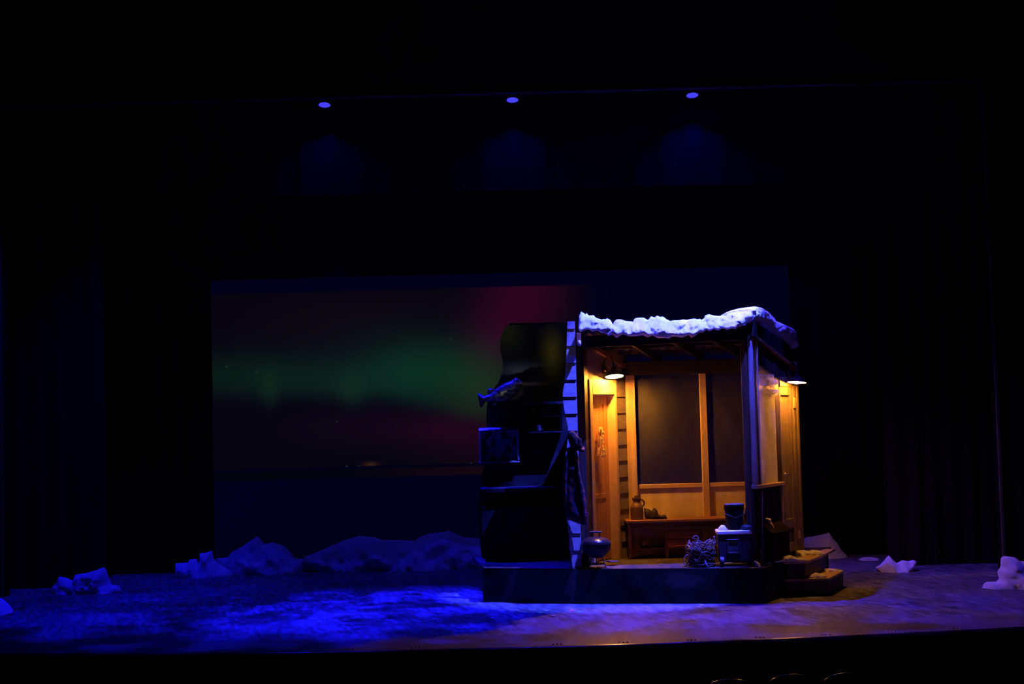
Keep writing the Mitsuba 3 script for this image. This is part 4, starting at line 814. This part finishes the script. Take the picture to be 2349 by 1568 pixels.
# leaning tools
t = thing('snow_shovel', 'snow shovel with a pale shaft leaning behind the cooler', 'shovel')
top, bot = np.array([3.045, 17.98, 1.60]), np.array([2.84, 18.04, 0.62])
obj('shaft', tube([top, bot], 0.014, 10), 'm_pole', t, smooth=True)
g = top + (bot - top) * 0.27
obj('grip', tube([g + [-0.035, 0, 0.02], g + [0.03, 0, 0.0], g + [0.075, 0, -0.01], g + [0.085, 0, -0.05]], 0.010, 8), 'm_ski', t, smooth=True)
obj('blade', prism([(2.70, DECK + 0.005), (2.96, DECK + 0.005), (2.94, 0.70), (2.88, 0.74), (2.80, 0.74), (2.72, 0.70)], 18.04, 18.052), 'm_metal_black', t)
t = thing('ski', 'dark blue ski leaning behind the snow shovel', 'ski')
p, q = np.array([3.04, 18.06, 1.66]), np.array([2.82, 18.09, DECK + 0.012])
d = (q - p) / np.linalg.norm(q - p); s = np.cross(d, [0, 1, 0]); s /= np.linalg.norm(s)
obj('board', trimesh.convex.convex_hull(np.array([x + a * s * 0.042 + [0, b, 0] for x in (p, q) for a in (-1, 1) for b in (0, 0.012)] + [p - d * 0.07 + [0, b, 0] for b in (-0.02, -0.008)])), 'm_ski', t)
obj('binding', box(2.87, 2.97, 18.055, 18.085, 0.98, 1.05), 'm_metal_black', t)
t = thing('broom', 'thin broom standing against the corner post of the porch side wall', 'broom')
p, q = np.array([3.035, 17.56, 1.35]), np.array([3.0, 17.50, 0.66])
obj('stick', tube([p, q], 0.011, 8), 'm_ski', t, smooth=True)
obj('bristles', prism([(2.965, 0.44), (3.025, 0.44), (3.015, 0.68), (2.985, 0.68)], 17.48, 17.52), 'm_basket', t)

# bin outside the half wall
t = thing('wood_bin', 'dark wooden bin with a sloping lid against the outside of the half wall', 'bin')
obj('body', prism([(0.04, DECK), (0.155, DECK), (0.155, 0.80), (0.04, 0.90)], 0.22, 0.80, RW, axis='a'), 'm_bin', t, smooth=False)
obj('lid', prism([(0.035, 0.905), (0.17, 0.79), (0.17, 0.81), (0.035, 0.925)], 0.20, 0.82, RW, axis='a'), 'm_bin', t, smooth=False)

# ------------------------------------------------------------------ snow
def clump(q, y, lab, front, back, rough, seed, ground=True, step=0.03, lift=True, group=None, rf=8):
    o = O(q, lift)
    solo('snow_clump' if group else 'snow_heap', inflate(o, y, front, back, step, rough, rf, seed, ground=ground), 'm_snow', lab, 'snow', group, True)


clump('snow_a', 22.28, 'low broken snow heap at the left foot of the projection screen', 0.26, 0.10, 0.10, 3)
clump('snow_b', 22.62, 'rounded snow heap left of the long bank before the screen', 0.34, 0.15, 0.12, 4)
clump('snow_c', 22.72, 'long snow bank below the northern lights, ending behind the cabin', 0.42, 0.12, 0.16, 5, rf=5)
clump('snow_l', 20.45, 'small jagged snow heap alone on the left of the stage', 0.22, 0.2, 0.14, 6, step=0.02)
clump('snow_0', 18.4, 'pointed snow piece cut off by the left edge of the photo', 0.3, 0.3, 0.06, 7)
clump('snow_r', 20.55, 'small peaked snow heap on the right, behind the steps', 0.20, 0.2, 0.12, 8, step=0.02)
clump('snow_rr', 18.35, 'tall snow block at the right edge of the photo', 0.30, 0.3, 0.12, 9)
clump('snow_br', 22.72, 'dim pointed snow heap behind the outer door', 0.3, 0.1, 0.08, 10)
solo('snow_heap', inflate([(5.25, 0.0), (5.28, 0.03), (5.36, 0.05), (5.46, 0.045), (5.54, 0.03), (5.58, 0.0)], 22.1, 0.1, 0.1, 0.012, 0.02, 14, 3, ground=True), 'm_snow', 'tiny flat snow scrap on the floor right of the steps', 'snow', None, True)
G = 'snow tufts on the platform and steps'
for q, y, lab, f_, b_ in (('step_back', 18.85, 'snow tuft along the rear edge of the upper step', 0.10, 0.08), ('step_front', 18.06, 'snow tuft along the front edge of the platform by the side door', 0.06, 0.02),
                          ('step_blue', 17.56, 'small blue-lit snow tuft beside the cooler wheel', 0.05, 0.06), ('low_front', 18.14, 'snow tuft at the front of the lower step', 0.08, 0.10), ('low_back', 18.80, 'snow tuft at the back corner of the lower step', 0.08, 0.08)):
    o = O(q); base = 0.215 if q.startswith('low') else DECK
    o[:, 1] = np.maximum(o[:, 1], base)
    pth = None
    if q == 'step_front':
        pth = lambda t_, o_, z_: np.column_stack([t_ * np.interp(t_, [3.12, 3.34, 3.7], [17.66, 18.03, 18.06]) / 18.06, np.interp(t_, [3.12, 3.34, 3.7], [17.66, 18.03, 18.06]) + o_, z_])
    solo('snow_tuft', inflate(o, y, f_, b_, 0.014, 0.05, 24, 4, ground=q != 'step_front', path=pth), 'm_snow', lab, 'snow', G, True)
solo('snow_tuft', inflate(O('bin_snow'), 17.985, 0.05, 0.06, 0.012, 0.02, 24, 4), 'm_snow', 'snow tuft on the lid of the dark bin beside the side wall', 'snow', G, True)
solo('snow_tuft', ball((0.845, 17.82, 3.24), (0.022, 0.03, 0.04)), 'm_snow', 'speck of snow on the beam end at the roof corner', 'snow', G, True)

# ------------------------------------------------------------------ marks on the stage floor
ORD = ['leftmost', 'second', 'third', 'fourth', 'fifth', 'sixth', 'seventh', 'eighth', 'ninth', 'tenth', 'eleventh', 'twelfth', 'thirteenth']
def nth(i, n): return 'leftmost' if i == 0 else 'rightmost' if i == n - 1 else f'{ORD[i]} from the left'
NAMES = {'w': ('white', 'm_tape_white'), 'g': ('green', 'm_tape_green'), 'r': ('red', 'm_tape_red'), 'p': ('pink', 'm_tape_pink')}
spots = [('g', -2.46, 17.59), ('g', -2.07, 17.67), ('r', -1.24, 19.96), ('g', -1.31, 20.65), ('w', -1.48, 19.45), ('g', -1.36, 19.04), ('w', -0.79, 19.2), ('w', -0.47, 18.82), ('r', -1.08, 17.34), ('w', -0.97, 17.31), ('p', -0.31, 16.77), ('r', 0.63, 17.21), ('w', 0.40, 16.76), ('w', -1.67, 16.79), ('w', -2.34, 16.79), ('w', 0.33, 17.23), ('g', 0.25, 17.13), ('w', -0.99, 16.73), ('g', 0.72, 17.09), ('w', -2.19, 19.38), ('r', -2.45, 21.16), ('g', -3.01, 19.87), ('g', -3.08, 17.54), ('r', -3.99, 21.08), ('w', 2.21, 17.33)]
for i, (c, x, y) in enumerate(spots):
    n, m = NAMES[c]
    F_ = Frame((x, y, 0.0), (math.cos(i * 1.7), math.sin(i * 1.7) * 0.4))
    mesh = box(-0.026, 0.026, -0.03, 0.03, 0.0005, 0.003, F_, 0.001) if c != 'w' else join(box(-0.022, 0.022, -0.02, 0.02, 0.0005, 0.012, F_, 0.003))
    solo('tape_mark', mesh, m, f'small {n} tape mark on the stage floor, {nth(sum(1 for c2, x2, _ in spots if c2 == c and (x2 + 0) < x), sum(1 for q_ in spots if q_[0] == c))} of the {n} ones' if c != 'p' else 'small pink tape mark on the blue-lit floor before the platform', 'tape', f'{n} tape marks on the stage floor')
row_a = [(-5.74, 16.92), (-5.04, 16.87), (-4.37, 16.82), (-3.68, 16.8), (-3.03, 16.79), (1.73, 16.85), (2.40, 16.87), (3.08, 16.89), (3.77, 16.95), (4.45, 17.01), (5.17, 17.1), (5.86, 17.17)]
for i, (x, y) in enumerate(row_a):
    solo('floor_plate', join(*[box(x + d, x + d + 0.035, y - 0.025, y + 0.025, 0.0005, 0.004, ch=0.001) for d in (-0.055, 0.0, 0.045)]), 'm_chrome', f'small plate set in the floor behind the apron, {nth(i, 12)} of its row', 'floor plate', 'floor plates in the curved row')
row_b = [(-5.22, 15.1), (-4.54, 15.0), (-3.85, 14.9), (-3.15, 14.82), (-1.75, 14.72), (-1.06, 14.69), (0.38, 14.68), (1.06, 14.70), (1.76, 14.76), (2.47, 14.83), (3.16, 14.91), (3.86, 15.02), (4.58, 15.12)]
for i, (x, y) in enumerate(row_b):
    y = edge_y(x, 0.09)
    solo('edge_clip', join(*[box(x + d, x + d + 0.018, y - 0.03, y + 0.03, 0.0005, 0.010, ch=0.003) for d in (-0.05, -0.01, 0.03)]), 'm_chrome', f'small metal clip on the stage edge, {nth(i, 13)} of its row', 'clip', 'metal clips along the stage edge')

# ------------------------------------------------------------------ front row of seats, only their tops in the frame
for x, zt, lab in ((1.81, -0.015, 'dark auditorium seat back at the bottom edge, leftmost of three'), (2.36, 0.012, 'dark auditorium seat back at the bottom edge, middle of three'), (2.84, 0.012, 'dark auditorium seat back at the bottom edge, rightmost of three')):
    t = thing('theatre_seat', lab, 'seat', 'front row theatre seats')
    P_ = [(-0.215, -0.42), (0.215, -0.42), (0.215, -0.10)] + [(0.215 * math.cos(a), -0.10 + 0.10 * math.sin(a)) for a in np.linspace(0, math.pi, 16)] + [(-0.215, -0.10)]
    q = [(a + x, c_ + zt) for a, c_ in P_]
    obj('backrest', prism(sg.Polygon(q).buffer(0), 12.48, 12.53), 'm_seat', t, smooth=50)
    obj('top_rail', tube([(x + 0.215 * math.cos(a), 12.505, zt - 0.10 + 0.10 * math.sin(a)) for a in np.linspace(0, math.pi, 20)], 0.024, 10), 'm_seat', t, smooth=True)
    obj('cushion', box(x - 0.20, x + 0.20, 12.55, 12.98, -0.62, -0.53, ch=0.02), 'm_seat', t)
    for s_ in (-0.21, 0.18): obj('leg', box(x + s_, x + s_ + 0.03, 12.5, 12.95, -1.0, -0.53), 'm_metal_black', t)
    obj('back_post', join(box(x - 0.24, x - 0.20, 12.48, 12.53, -1.0, zt - 0.30), box(x + 0.18, x + 0.215, 12.48, 12.53, -1.0, zt - 0.30)), 'm_metal_black', t)
